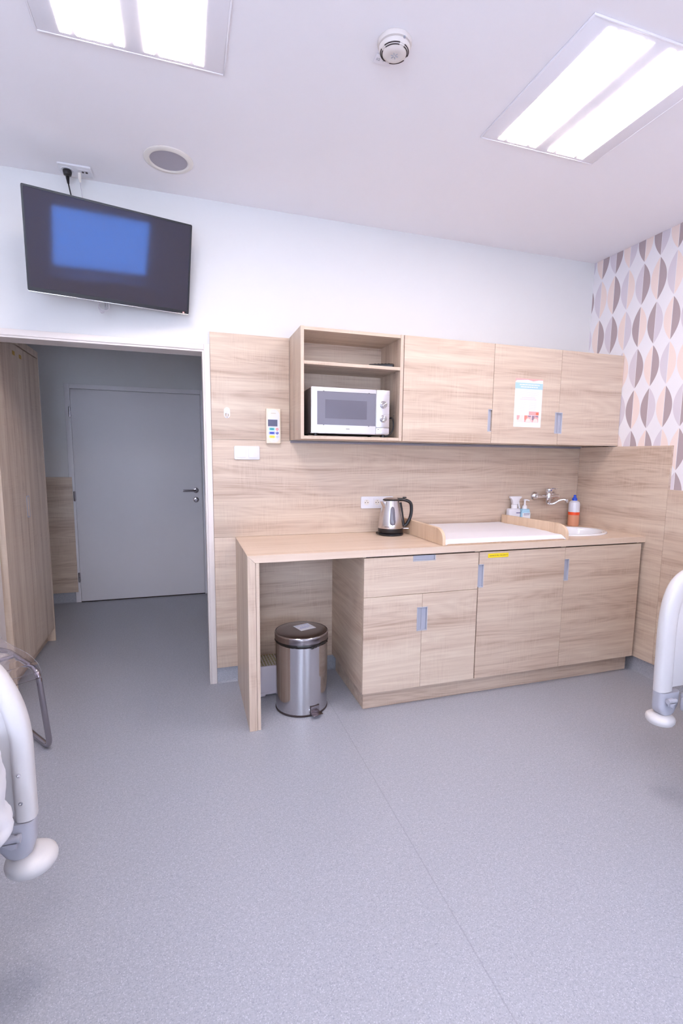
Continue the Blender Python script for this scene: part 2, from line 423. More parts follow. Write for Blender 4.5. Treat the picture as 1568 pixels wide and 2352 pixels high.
# hallway behind the opening
struct('wall_hallway_back', B().box(XL, -2.50, YH, YH+.1, 0, 2.62), M['wall'])
struct('wall_hallway_right', B().box(-2.60, -2.50, .126, YH, 0, 2.62), M['wall'])
struct('ceiling_hallway', B().box(XL, -2.50, .126, YH, 2.5, 2.62), M['ceil'])

# door frame (lining + casing), cream enamel
fr = B()
XO0, XO1, ZO = -3.81, -2.715, 1.978
fr.box(XO1, XO1+.02, -.010, .132, 0, ZO+.02).box(XO0-.02, XO0, -.010, .132, 0, ZO+.02).box(XO0, XO1, -.010, .132, ZO, ZO+.02)
fr.box(XO1+.010, XO1+.042, -.017, -.0005, 0, ZO+.042, .003).box(XO0-.042, XO0-.010, -.017, -.0005, 0, ZO+.042, .003)
fr.box(XO0-.0098, XO1+.0098, -.017, -.0005, ZO+.010, ZO+.042, .003)
fr.box(XO1+.003, XO1+.0099, -.0135, -.0102, 0, ZO+.003, .001)
frm = struct('trim_1', fr, M['frame'])
struct('strike_plate', B().box(XO1-.002, XO1, .045, .07, 1.02, 1.16, .0005), M['frame'], frm)

# wall panels of oak laminate (cladding)
def panel(name, b, mat=None): return struct(name, b, mat or M['wood'])
PXL = -2.672
panel('trim_2', B().box(PXL, -.036, -.018, -.0003, .1007, ZC-.001, .001))
panel('trim_3', B().box(PXL, -.036, -.018, -.0003, ZC+.0005, 1.4885, .001))
panel('trim_4', B().box(PXL, -2.218, -.018, -.0003, 1.490, 2.0896, .001))
def wedge(z0, z1, y0, y1, t0, t1): return B().prism([(-.0003, y0), (-t0, y0), (-t1, y1), (-.0003, y1)], 'z', z0, z1, .0008, 1)
panel('trim_5', wedge(.1007, 1.489, -.0185, -.748, .036, .0165), M['woody'])
panel('trim_6', wedge(.1007, 1.2205, -.7495, -2.25, .0165, .0165), M['woody'])
panel('trim_7', wedge(.1007, 1.2205, -2.2515, -4.2, .0165, .0165), M['woody'])
struct('trim_8', B().box(-2.214, -.04, -.030, -.0185, 1.4775, 1.4895, .002), simple('grey_edge_strip', (150, 144, 154), .5))   # aluminium edge strip under the cabinets
# coved vinyl skirting
cove = lambda s: [(0, .0), (s*.016, 0), (s*.0085, .006), (s*.005, .018), (s*.004, .0995), (0, .0995)]
def yz(sign): return [(a, b) for a, b in cove(sign)]
bb = B().prism([(-.0002+a, b+.0003) for a, b in cove(-1)], 'x', PXL, -.0003)
struct('baseboard_back', bb, M['floor'])
struct('baseboard_right', B().prism([(-.0002+a, b+.0003) for a, b in cove(-1)], 'y', -4.2, -.018), M['floor'])
struct('baseboard_hallway', B().prism([(YH-.0002+a, b+.0003) for a, b in cove(-1)], 'x', XL, -3.845), M['floor'])
panel('trim_9', B().box(XL+.01, -3.818, YH-.018, YH-.0003, .1007, 1.185, .001))

# far door, closed
D0, D1 = -3.797, -2.669
dfr = B().box(D0-.045, D0, YH-.016, YH-.0003, 0, 2.025, .003).box(D1, D1+.045, YH-.016, YH-.0003, 0, 2.025, .003).box(D0, D1, YH-.016, YH-.0003, 1.982, 2.025, .003)
dr = struct('door_1', B().box(D0+.003, D1-.003, YH-.024, YH-.002, .010, 1.977, .002), M['door'])
struct('door_frame', dfr, M['door'], dr)
yk = YH-.024
hb = B().lathe([(0, 0), (.026, 0), (.026, .006), (.02, .008), (.012, .009), (.010, .035), (0, .035)], (-2.733, yk, 1.055), 32, 'y')
hb.tube(arcpts([(-2.733, yk-.02, 1.055), (-2.733, yk-.048, 1.055), (-2.853, yk-.05, 1.055)], .018), .0095, 14)
struct('door_handle', hb, M['chromed'], dr)
kb = B().lathe([(0, 0), (.026, 0), (.026, .006), (.022, .008), (.011, .0085), (.0105, .012), (0, .012)], (-2.733, yk, .962), 32, 'y')
kb.box(-2.736, -2.730, yk-.013, yk-.011, .945, .958)
struct('keyhole_cover', kb, M['chromed'], dr)
for z in (.245, 1.01, 1.775):
    h = B()
    for a, c in ((-.045, -.001), (.001, .045)): h.lathe([(0, a), (.009, a), (.009, c), (0, c)], (D0-.004, yk-.008, z), 16)
    h.box(D0-.012, D0+.006, yk-.006, yk+.008, z-.04, z+.04, .002)
    struct('hinge', h, M['chromed'], dr)
struct('threshold', B().box(D0, D1, YH-.02, YH-.0004, .0004, .006, .001), M['slot'], dr)

# ================================================================== CEILING FITTINGS
def luminaire(cx, label, cy=-1.29):
    t = Thing('recessed_luminaire', label, 'ceiling light', (cx, cy, H-.012), 'square recessed ceiling lights')
    z1 = H-.0005
    b = B().box(cx-.2976, cx+.2976, cy-.3176, cy+.3176, H-.007, z1, .001)
    fr = B()
    for a in ((cx-.304, cx-.298, cy-.324, cy+.324), (cx+.298, cx+.304, cy-.324, cy+.324), (cx-.2978, cx+.2978, cy-.324, cy-.318), (cx-.2978, cx+.2978, cy+.318, cy+.324)):
        fr.box(*a, H-.0085, z1, .0012)
    t.p('frame', fr, M['lampbody']); pl = t.p('panel', b, M['lampbody'])
    for s in (-1, 1):
        mx = cx + s*.1305
        t.p('diffuser', B().box(mx-.048, mx+.048, cy-.302, cy+.302, H-.0095, H-.0072, .0008), M['lamp'])
        for q in (-1, 1):
            lx = mx + q*.0825; lb = B()
            for k in range(5): x = lx + (k-2)*.0066; lb.box(x-.0022, x+.0022, cy-.302, cy+.302, H-.0085, H-.0072)
            t.p('louvre_slits', lb, M['louvre'])
    return t
luminaire(-1.256, 'square recessed ceiling light above the kitchen unit, right of the smoke detector')
luminaire(-2.947, 'square recessed ceiling light above the television side, cut by the top of the picture')
luminaire(-1.256, 'added square recessed ceiling light above the right bed, unseen behind the camera', -3.35)  # this and the next are an unseen pair, added for illumination
luminaire(-2.947, 'added square recessed ceiling light above the left bed, unseen behind the camera', -3.35)

# smoke detector
dx, dy = -2.108, -1.302
t = Thing('smoke_detector', 'cream round smoke detector with slotted dome on the ceiling', 'smoke detector', (dx, dy, H-.06))
def dn(prof): return [(r, H-.0005-h) for r, h in prof]
def dn2(prof): return [(r*1.06, H-.0005-h*.8) for r, h in prof]
t.p('base', B().lathe(dn2([(0, 0), (.054, 0), (.055, .008), (.052, .018), (.046, .020), (0, .020)]), (dx, dy, 0), 56), M['detector'])
hd = B().lathe(dn2([(0, .02), (.046, .02), (.050, .024), (.049, .032), (.044, .040), (.0425, .0405), (.0425, .0415), (.041, .044), (.0385, .0445), (.0385, .0455), (.0345, .0495), (.028, .053), (.018, .054), (.016, .0525), (0, .0525)]), (dx, dy, 0), 56)
head = t.p('head', hd, M['detector'])
sl = B()
for r, h in ((.0472, .0331), (.0424, .0364)):
    for k in range(4):
        a0 = radians(90*k+24); pts = [(dx + r*cos(a0+radians(66)*i/10), dy + r*sin(a0+radians(66)*i/10), H-h) for i in range(11)]
        sl.tube(pts, .0017, 6)
t.p('vent_slots', sl, M['slot'], head)
g = B()
for k in range(6): g.tube([(dx+.004*cos(k*pi/3), dy+.004*sin(k*pi/3), H-.0432), (dx+.013*cos(k*pi/3), dy+.013*sin(k*pi/3), H-.0432)], .0012, 6)
t.p('grille', g, M['greyp'], head)
tg = B().box(dx-.040, dx+.022, dy+.060, dy+.102, H-.004, H-.0008, .001)
tag_ = t.p('number_tag', tg, M['lampbody'])
m4 = Matrix.Translation((dx-.010, dy+.082, H-.0043)) @ Matrix.Rotation(radians(180), 4, 'X') 
t.p('number_print', text_b('02  1 11', .015, m4), M['greyp'], tag_)
t.p('led', B().lathe([(0, 0), (.004, 0), (.004, .004), (0, .006)], (dx+.013, dy-.054, H-.022), 12), M['greyp'])

# ceiling loudspeaker
sx_, sy_ = -2.856, -.325
t = Thing('ceiling_speaker', 'round grey ceiling loudspeaker with white rim near the television', 'speaker', (sx_, sy_, H-.01))
t.p('rim', B().lathe(dn([(.085, .0), (.112, .0), (.112, .004), (.106, .008), (.090, .010), (.085, .006), (.085, .0)]), (sx_, sy_, 0), 64), M['cream'])
t.p('grille', B().lathe(dn([(0, .0), (.085, 0), (.085, .004), (0, .006)]), (sx_, sy_, 0), 64), M['speaker'])

# ceiling socket plate for the television, black plug, white aerial plug
px0, px1, py0, py1 = -3.369, -3.221, -.136, -.040
t = Thing('ceiling_socket', 'white double ceiling socket plate above the television', 'socket', (-3.295, -.09, H-.012))
pl = t.p('cover_plate', B().prism(rrect(px0, px1, py0, py1, .008), 'z', H-.010, H-.0006, .002), M['white'])
t.p('power_insert', B().lathe(dn([(0, .0100), (.024, .0100), (.026, .0120), (.028, .0120), (.028, .0095)]), (-3.332, -.088, 0), 32), M['white'], pl)
t.p('antenna_insert', B().prism(rrect(-3.285, -3.232, -.112, -.062, .003), 'z', H-.0115, H-.0101), M['white'], pl)
ah = B()
for x, y in ((-3.262, -.095), (-3.245, -.095)): ah.lathe(dn([(0, .0116), (.0055, .0116), (.0055, .014), (0, .014)]), (x, y, 0), 16)
t.p('antenna_jack', ah, M['slot'], pl)
t = Thing('power_cord', 'black plug and cord running from ceiling socket down behind the television', 'cord', (-3.33, -.06, 2.6))
t.p('plug', B().lathe(dn([(0, .0122), (.019, .0122), (.020, .022), (.017, .034), (.010, .038), (0, .038)]), (-3.332, -.088, 0), 24).tube([(-3.332, -.088, H-.03), (-3.334, -.075, H-.045), (-3.335, -.060, H-.06)], [.010, .008, .005], 12), M['black'])
t.p('cable', B().tube(arcpts([(-3.335, -.062, H-.058), (-3.331, -.05, H-.09), (-3.322, -.05, H-.14), (-3.31, -.045, H-.24)], .05), .0033, 8), M['black'])
t = Thing('antenna_cable', 'white aerial cable from ceiling socket down behind the television', 'cable', (-3.27, -.06, 2.6))
t.p('plug', B().tube([(-3.279, -.085, H-.0118), (-3.280, -.078, H-.035), (-3.280, -.070, H-.05)], [.0075, .007, .004], 12), M['cream'])
t.p('cable', B().tube(arcpts([(-3.280, -.070, H-.048), (-3.276, -.055, H-.10), (-3.272, -.045, H-.16), (-3.262, -.04, H-.26)], .05), .0022, 8), M['whitecable'])

# ================================================================== TELEVISION
xd = Vector((.96644, .25664, .01108)).normalized(); nd = Vector((.24819, -.92176, -.29794)); nd = (nd - xd*nd.dot(xd)).normalized()
yd = -nd; zd = xd.cross(yd).normalized()
tvm = Matrix(((xd.x, yd.x, zd.x, -3.12339), (xd.y, yd.y, zd.y, -.23385), (xd.z, yd.z, zd.z, 2.35556), (0, 0, 0, 1)))
TW, TH = .735/2, .4274/2
t = Thing('television', 'black flat-screen television tilted down above the doorway, reflecting a blue window', 'television', None, mat=tvm)
t.p('bezel', B().holed(rrect(-TW, TW, -TH, TH, .006), [rrect(-TW+.008, TW-.008, -TH+.016, TH-.008, .002, 2)], 'y', -.001, .030), M['black'])
t.p('screen', B().box(-TW+.008, TW-.008, .001, .006, -TH+.016, TH-.008), M['tv'])
t.p('back_cover', B().box(-TW+.012, TW-.012, .008, .030, -TH+.02, TH-.012).box(-.2, .2, .0305, .036, -.12, .10, .002), M['black'])
t.p('chrome_strip', B().box(-TW+.002, TW-.002, -.003, .012, -TH-.0045, -TH-.0002, .0015), M['chrome'])
t.p('standby_light', B().box(TW-.032, TW-.024, -.0022, -.0011, -TH+.003, -TH+.008), M['redled'])
bwm = tvm.inverted()
def tl(p): return bwm @ Vector(p)
ar = B().box(-.1, .1, .0365, .0425, -.1, .1, .002)
ar.tube([tl((-3.135, -.13, 2.34)), tl((-3.12, -.02, 2.32))], .016, 12)
t.p('bracket_arm', ar, M['slot'])
wp = B().box(-3.17, -3.07, -.02, -.0008, 2.24, 2.40, .002, mat=bwm)
t.p('wall_plate', wp, M['slot'])
cb = B(); rnd = random.Random(3)
for k in range(4):
    c = Vector((-3.205 + .004*k, -.10 - .006*k, 2.150)); pts = []
    for i in range(28):
        a = 2*pi*i/28; pts.append(c + Vector(((.016+.003*k)*cos(a) + .004*rnd.uniform(-1, 1)*.3, .006*sin(a*2+k), (.034 - .003*k)*sin(a))))
    cb.tube(pts, .0028, 6, closed=True)
cb.tube([(-3.205, -.10, 2.18), (-3.2, -.11, 2.21), (-3.19, -.10, 2.235)], .0022, 6)
single('cable_coil', cb, M['whitecable'], 'white coiled cable hanging under the television', 'cable', (-3.2, -.1, 2.12))

# ================================================================== THINGS ON THE BACK PANELS
# wall hook
t = Thing('coat_hook', 'small white oval hook on the oak wall panel beside the doorway', 'hook', (-2.585, -.019, 1.61))
hk = rrect(-2.602, -2.568, 1.613, 1.674, .0168, 8)
t.p('plate', B().holed(hk, [rrect(-2.596, -2.574, 1.620, 1.640, .009, 5)], 'y', -.0225, -.0186), M['white'])
t.p('hook_arm', B().tube(arcpts([(-2.585, -.023, 1.65), (-2.585, -.032, 1.642), (-2.585, -.034, 1.620), (-2.585, -.024, 1.616)], .008), .0028, 8).box(-2.597, -2.573, -.0255, -.0226, 1.640, 1.668, .001), M['white'])
# call panel
t = Thing('call_panel', 'cream handset-shaped control panel with coloured buttons beside the shelf cabinet', 'control panel', (-2.319, -.019, 1.47))
X0, X1 = -2.362, -2.276; Z0, Z1 = 1.4715, 1.6755; yc_ = -.044
t.p('case', B().box(X0, X1, yc_, -.0186, Z0, Z1, .004, 3), M['creamc'])
t.p('front_plate', B().prism(rrect(X0+.010, X1-.008, Z0+.006, Z1-.006, .032, 10), 'y', yc_-.0015, yc_-.0001, .0004, 1), M['white'])
yy = yc_-.0016
t.p('display', B().box(-2.352, -2.296, yy-.0012, yy, 1.572, 1.611, .0004, 1), M['lcd'])
def btn(name, cx, cz, w, h, mat, rim=None, rr=None):
    o = None
    if rim: o = t.p('button_rim', B().prism(rrect(cx-w/2-.006, cx+w/2+.006, cz-h/2-.0048, cz+h/2+.0048, h/2+.004, 6), 'y', yy-.0008, yy), rim)
    t.p(name, B().prism(rrect(cx-w/2, cx+w/2, cz-h/2, cz+h/2, rr or h/2.2, 6), 'y', yy-.002, yy-.0009 if rim else yy), mat)
btn('teal_button', -2.329, 1.556, .025, .0098, M['teal'], M['palet'])
btn('blue_button', -2.329, 1.533, .026, .0086, M['blue'], M['paleb'])
btn('yellow_button', -2.328, 1.511, .027, .0088, M['yellow'], M['paley'])
t.p('red_round_button', B().lathe([(.0035, 0), (.0075, 0), (.0075, .002), (.0035, .002)], (-2.298, yy, 1.5555), 24, 'y'), M['red'])
t.p('blue_round_button', B().lathe([(0, 0), (.0078, 0), (.0078, .002), (0, .002)], (-2.298, yy, 1.533), 24, 'y'), M['blue'])
t.p('button_symbol', B().prism([(-2.3005, 1.538), (-2.2965, 1.538), (-2.2985, 1.534), (-2.2955, 1.534), (-2.2985, 1.528), (-2.2985, 1.532), (-2.3015, 1.532)], 'y', yy-.0024, yy-.0021), M['white'])
t.p('grey_round_button', B().lathe([(0, 0), (.0078, 0), (.0078, .002), (0, .002)], (-2.297, yy, 1.511), 24, 'y'), M['greyk'])
mk = B()
for z in (1.603, 1.5915, 1.5795): mk.box(-2.2925, -2.285, yy-.0004, yy, z-.0012, z+.0012)
mk.box(-2.325, -2.310, yy-.0004, yy, 1.4885, 1.4897)
t.p('print_marks', mk, M['greyk'])
t.p('name_print', B().box(-2.334, -2.305, yy-.0004, yy, 1.6465, 1.6495), simple('tan_ink', (214, 196, 160), .6))
# double light switch
t = Thing('light_switch', 'white double rocker light switch on the oak panel under the hook', 'switch', (-2.4745, -.019, 1.375))
t.p('cover_plate', B().prism(rrect(-2.5485, -2.3995, 1.3745, 1.4545, .008), 'y', -.028, -.0186, .003, 3), M['white'])
for cx in (-2.508, -2.4385):
    t.p('rocker', B().prism(rrect(cx-.027, cx+.027, 1.387, 1.4425, .005), 'y', -.0325, -.0281, .0012, 2), M['white'])
# socket strip behind the kettle
t = Thing('wall_socket', 'white triple wall socket on the oak splashback behind the kettle', 'socket', (-1.643, -.019, 1.07))
t.p('cover_plate', B().prism(rrect(-1.756, -1.532, 1.0675, 1.1455, .008), 'y', -.028, -.0186, .003, 3), M['white'])
for cx in (-1.7185, -1.645, -1.571):
    ins = t.p('socket_insert', B().holed(rrect(cx-.027, cx+.027, 1.080, 1.134, .004), [[(cx+.0195*cos(a*pi/12), 1.108+.0195*sin(a*pi/12)) for a in range(24)]], 'y', -.0315, -.0281), M['white'])
    t.p('recess', B().lathe([(0, 0), (.0195, 0), (.0195, .0012), (0, .0005)], (cx, -.0282, 1.108), 32, 'y'), M['cream'], ins)
    hb = B()
    for q in (-.0085, .0085): hb.lathe([(0, 0), (.0029, 0), (.0029, .0006), (0, .0006)], (cx+q, -.0296, 1.106), 12, 'y')
    t.p('socket_holes', hb, M['slot'], ins)
    t.p('earth_pin', B().lathe([(0, 0), (.0022, 0), (.0022, .004), (0, .005)], (cx, -.0293, 1.118), 12, 'y'), M['chromed'], ins)

# ================================================================== FLUSH PULL HANDLES + DOORS
def pull_box(side, x, z0, z1, w, yf, t, vert=True):
    """tray handle sunk in a door edge. returns frame and tray builders"""
    fr, tr = B(), B()
    x0, x1 = (x, x+w) if side == 'l' else (x-w, x)
    th = .0045
    fr.box(x0, x1, yf-.0016, yf, z1-th, z1, .0006, 1).box(x0, x1, yf-.0016, yf, z0, z0+th, .0006, 1)
    if side == 'l': fr.box(x1-th, x1, yf-.0016, yf, z0, z1, .0006, 1)
    else: fr.box(x0, x0+th, yf-.0016, yf, z0, z1, .0006, 1)
    fr.box(x0, x1, yf+.0002, yf+.013, z0+.001, z0+.0035).box(x0, x1, yf+.0002, yf+.013, z1-.0035, z1-.001)
    if side == 'l': fr.box(x1-.0035, x1-.001, yf+.0002, yf+.013, z0+.0035, z1-.0035)
    else: fr.box(x0+.001, x0+.0035, yf+.0002, yf+.013, z0+.0035, z1-.0035)
    tr.box(x0+(.004 if side == 'r' else 0), x1-(.004 if side == 'l' else 0), yf+.0105, yf+.013, z0+.004, z1-.004)
    return fr, tr
def cab_door(t, x0, x1, z0, z1, yf, side=None, hz0=0, hz1=0, hw=.030, mat=None, name='door', thick=.017):
    """front with a notch for its flush pull; t is the Thing"""
    if side == 'l': pts = [(x0, z0), (x1, z0), (x1, z1), (x0, z1), (x0, hz1-.001), (x0+hw-.001, hz1-.001), (x0+hw-.001, hz0+.001), (x0, hz0+.001)]
    elif side == 'r': pts = [(x0, z0), (x1, z0), (x1, hz0+.001), (x1-hw+.001, hz0+.001), (x1-hw+.001, hz1-.001), (x1, hz1-.001), (x1, z1), (x0, z1)]
    elif side == 't': pts = [(x0, z0), (x1, z0), (x1, z1), (hz1-.001, z1), (hz1-.001, z1-hw+.001), (hz0+.001, z1-hw+.001), (hz0+.001, z1), (x0, z1)]
    else: pts = [(x0, z0), (x1, z0), (x1, z1), (x0, z1)]
    d = t.p(name, B().prism(pts, 'y', yf, yf+thick, .0007, 1), mat or M['wood'])
    if side in ('l', 'r'):
        fr, tr = pull_box(side, x0 if side == 'l' else x1, hz0, hz1, hw, yf, thick)
        h = t.p('handle', fr, M['alu'], d); t.p('handle_tray', tr, M['alud'], d)
    elif side == 't':
        th = .0045; fr = B().box(hz0, hz0+th, yf-.0016, yf, z1-hw, z1, .0006, 1).box(hz1-th, hz1, yf-.0016, yf, z1-hw, z1, .0006, 1)
        fr.box(hz0, hz1, yf-.0016, yf, z1-hw, z1-hw+th+.001, .0006, 1)
        fr.box(hz0+.001, hz0+.0035, yf+.0002, yf+.013, z1-hw+.001, z1).box(hz1-.0035, hz1-.001, yf+.0002, yf+.013, z1-hw+.001, z1)
        t.p('handle', fr, M['alu'], d)
        t.p('handle_tray', B().box(hz0+.004, hz1-.004, yf+.0105, yf+.013, z1-hw+.004, z1-.001), M['alud'], d)
    return d

# ================================================================== WALL CABINETS
U = [-2.2169, -1.6119, -1.0094, -.5077, -.0030]; UZ0, UZ1 = 1.4932, 2.0917; UY = -.3275
t = Thing('open_shelf_cabinet', 'open oak wall cabinet holding a microwave, left end of the wall units', 'shelf cabinet', (-1.914, -.17, UZ0))
t.p('side_panel', B().box(U[0], U[0]+.018, UY, -.0188, UZ0, UZ1, .0007, 1), M['woodz'])
t.p('side_panel', B().box(U[1]-.0225, U[1]-.003, UY, -.0188, UZ0, UZ1, .0007, 1), M['woodz'])
t.p('top_board', B().box(U[0]+.0183, U[1]-.0228, UY+.001, -.0188, UZ1-.020, UZ1-.002, .0007, 1), M['wood'])
t.p('bottom_board', B().box(U[0]+.0183, U[1]-.0228, UY+.001, -.0188, UZ0+.001, UZ0+.018, .0007, 1), M['wood'])
t.p('shelf', B().box(U[0]+.0185, U[1]-.023, UY+.001, -.025, 1.8935, 1.9115, .0007, 1), M['wood'])
t.p('back_panel', B().box(U[0]+.0185, U[1]-.023, -.0245, -.0188, UZ0+.0182, UZ1-.0202), M['wood'])
for y, z in ((-.257, 1.643), (-.257, 1.888)):
    pn = B().lathe([(0, 0), (.003, 0), (.003, .006), (0, .007)], (0, 0, 0), 12, 'x', mat=Matrix.Translation((U[1]-.0229, y, z)) @ Matrix.Scale(-1, 4, (1, 0, 0)))
    t.p('shelf_pin', pn, M['chrome'])
def wall_cab(x0, x1, doors, label):
    t = Thing('wall_cabinet', label, 'wall cabinet', ((x0+x1)/2, -.17, UZ0), 'oak wall cabinets with doors')
    g = .0008
    c = B().box(x0+g, x0+.018, UY+.019, -.0188, UZ0+.001, UZ1-.001).box(x1-.018, x1-g, UY+.019, -.0188, UZ0+.001, UZ1-.001)
    c.box(x0+.0181, x1-.0181, UY+.019, -.0188, UZ0+.001, UZ0+.018).box(x0+.0181, x1-.0181, UY+.019, -.0188, UZ1-.018, UZ1-.001)
    c.box(x0+.0181, x1-.0181, -.025, -.0188, UZ0+.0181, UZ1-.0181)
    t.p('carcass', c, M['wood'])
    for (a, b, side) in doors: cab_door(t, a, b, UZ0, UZ1, UY, side, 1.564, 1.700, .028)
    return t
wall_cab(U[1], U[2], [(U[1]+.001, U[2]-.0022, 'r')], 'single-door oak wall cabinet next to the open microwave shelf')
wall_cab(U[2], U[4], [(U[2]+.0005, U[3]-.0015, 'r'), (U[3]+.0005, U[4], 'l')], 'double-door oak wall cabinet in the corner, with a poster on it')

# black remote on the shelf
t = Thing('remote_control', 'black remote lying on the upper shelf above the microwave', 'remote', (-1.70, -.20, 1.912))
t.p('body', B().prism(rrect(-.022, .022, -.075, .075, .012), 'z', 1.912, 1.938, .007, 3, mat=Matrix.Translation((-1.715, -.235, 0)) @ Matrix.Rotation(radians(62), 4, 'Z')), M['black'])
kb = B()
for i in range(5):
    for j in range(3): kb.box(-.015+j*.011, -.007+j*.011, -.05+i*.02, -.04+i*.02, 1.9381, 1.9395)
bmesh.ops.transform(kb.bm, matrix=Matrix.Translation((-1.715, -.235, 0)) @ Matrix.Rotation(radians(62), 4, 'Z'), verts=kb.bm.verts)
t.p('keys', kb, M['slot'])

# ================================================================== MICROWAVE
mx0, mx1, mz0, mz1, my = -2.155, -1.689, 1.526, 1.779, -.311
t = Thing('microwave_oven', 'silver microwave oven with two chrome dials in the open shelf cabinet', 'microwave', ((mx0+mx1)/2, -.17, 1.5112))
t.p('housing', B().box(mx0+.003, mx1-.003, my+.024, -.035, mz0+.003, mz1-.002, .004), simple('dark_steel_housing', (120, 112, 114), .5, .3))
t.p('front_frame', B().box(mx0, mx1, my+.016, my+.0238, mz0, mz1, .003), M['steel'])
DX = -1.7715
door = t.p('door', B().holed(rrect(mx0, DX-.001, mz0+.004, mz1, .005), [[(mx0+.034, 1.574), (DX-.003, 1.574), (DX-.003, 1.757), (mx0+.034, 1.757)]], 'y', my, my+.0158), M['steel'])
t.p('door_glass', B().box(mx0+.0345, DX-.0035, my+.002, my+.006, 1.5745, 1.7565), M['glassdoor'], door)
t.p('inner_window', B().box(-2.074, -1.828, my+.0008, my+.0019, 1.610, 1.713), M['glassin'], door)
t.p('name_print', B().box(-1.953, -1.931, my-.0004, my-.0001, 1.5525, 1.5552), M['slot'], door)
t.p('control_panel', B().box(DX+.001, mx1, my, my+.0158, 1.5665, mz1, .002), M['steel'])
t.p('door_button', B().box(DX+.001, mx1, my, my+.0158, mz0+.004, 1.5655, .002), M['steel'])
for z in (1.697, 1.618):
    kn = B().lathe([(0, 0), (.0215, 0), (.0215, .004), (.019, .006), (.0185, .016), (.016, .018), (0, .018)], (-1.729, my, z), 40, 'y')
    kn.box(-1.733, -1.725, my-.024, my-.016, z-.016, z+.016, .003, 2, mat=Matrix.Translation((-1.729, 0, z)) @ Matrix.Rotation(radians(60 if z > 1.65 else 15), 4, 'Y') @ Matrix.Translation((1.729, 0, -z)))
    t.p('dial', kn, M['chrome'])
for x in (mx0+.03, mx1-.03):
    for y in (-.29, -.06): t.p('foot', B().lathe([(0, 0), (.012, 0), (.011, .0165), (0, .0165)], (x, y, 1.5113), 16), M['black'])
mk = B().box(-1.762, -1.758, my-.0003, my-.0001, 1.747, 1.749).box(-1.762, -1.752, my-.0003, my-.0001, 1.555, 1.558)
for x in (-2.118+.03, -1.82): mk.box(x, x+.008, my-.0003, my+.0, 1.757, 1.7595).box(x, x+.008, my-.0003, my, 1.5715, 1.574)
t.p('print_marks', mk, M['slot'])
t.p('power_cable', B().tube(arcpts([(-1.678, -.10, 1.55), (-1.676, -.22, 1.60), (-1.672, -.275, 1.628), (-1.658, -.288, 1.626), (-1.652, -.290, 1.590), (-1.656, -.288, 1.552), (-1.684, -.292, 1.522), (-1.72, -.27, 1.5162)], .03, 8), .0042, 10), M['black'])

# ================================================================== POSTER on the middle door
PY_ = UY - .0016
def quadz(b, x0, x1, z0, z1, y=PY_-.0005, sh=0): return b.prism([(x0, z0), (x1, z0), (x1, z1), (x0, z1)], 'y', y-.0002, y)
P0x, P1x, P0z, P1z = -.8525, -.6475, 1.599, 1.8975
t = Thing('notice_poster', 'white notice with blue header and small photos taped on the corner wall cabinet', 'poster', (-.75, PY_, 1.60))
t.p('sheet', B().box(P0x, P1x, PY_, PY_+.0006, P0z, P1z), M['paperw'])
t.p('red_border', B().prism([(P0x, P1z-.020), (P0x+.008, P1z-.012), (-.76, P1z-.006), (-.72, P1z-.014), (-.68, P1z-.006), (P1x, P1z-.005), (P1x, P1z), (P0x, P1z)], 'y', PY_-.0007, PY_-.0001), M['ppink'])
t.p('blue_header', quadz(B(), P0x, P1x, 1.835, 1.872), M['pblue'])
hd = B(); rr = random.Random(5)
def dashes(b, x0, x1, z, h, wmin=.008, wmax=.022, gap=.003):
    x = x0
    while x < x1-.004:
        w = min(rr.uniform(wmin, wmax), x1-x); b.prism([(x, z), (x+w, z), (x+w, z+h), (x, z+h)], 'y', PY_-.0013, PY_-.0008); x += w+gap
dashes(hd, -.822, -.672, 1.8575, .0058); dashes(hd, -.812, -.685, 1.8440, .0058)
t.p('header_print', hd, M['paperw'])
pk = B(); dashes(pk, -.800, -.700, 1.779, .0048, .004, .012, .002); dashes(pk, -.816, -.690, 1.7685, .0048, .004, .012, .002)
t.p('pink_print', pk, M['inkp'])
gk = B()
for i in range(6): dashes(gk, -.825, -.68+.01*(i % 2), 1.823-.0065*i, .0022, .006, .02, .002)
for i in range(9): dashes(gk, -.828, -.765, 1.750-.0065*i, .0022, .006, .02, .002); dashes(gk, -.745, -.69, 1.750-.0065*i, .0022, .006, .02, .002)
t.p('small_print', gk, M['inkg'])
rb = t.p('red_box', quadz(B(), -.742, -.665, 1.674, 1.697), M['ppink']); t.p('orange_square', quadz(B(), -.688, -.668, 1.676, 1.692, PY_-.0008), M['porange'], rb)
for i, (x, c1, c2) in enumerate(((-.832, 'ppink', 'pskin'), (-.775, 'pred', 'pskin'), (-.719, 'pdark', 'pskin'))):
    ph = t.p('photo', quadz(B(), x, x+.051, 1.630, 1.672), M['pskin' if i == 0 else 'ppink'])
    bb = B().prism([(x+.001, 1.646), (x+.012, 1.642), (x+.020, 1.655), (x+.022, 1.671), (x+.001, 1.671)], 'y', PY_-.0012, PY_-.0008)
    t.p('photo_print', bb, M[c1], ph)
    bb = B().prism([(x+.010, 1.631), (x+.048, 1.631), (x+.044, 1.648), (x+.03, 1.655), (x+.016, 1.65)], 'y', PY_-.0016, PY_-.0013)
    t.p('photo_print', bb, M[c2], ph)
    if i: t.p('photo_print', B().prism([(x+.028, 1.664), (x+.05, 1.662), (x+.05, 1.671), (x+.026, 1.671)], 'y', PY_-.0012, PY_-.0008), M['pdark'], ph)

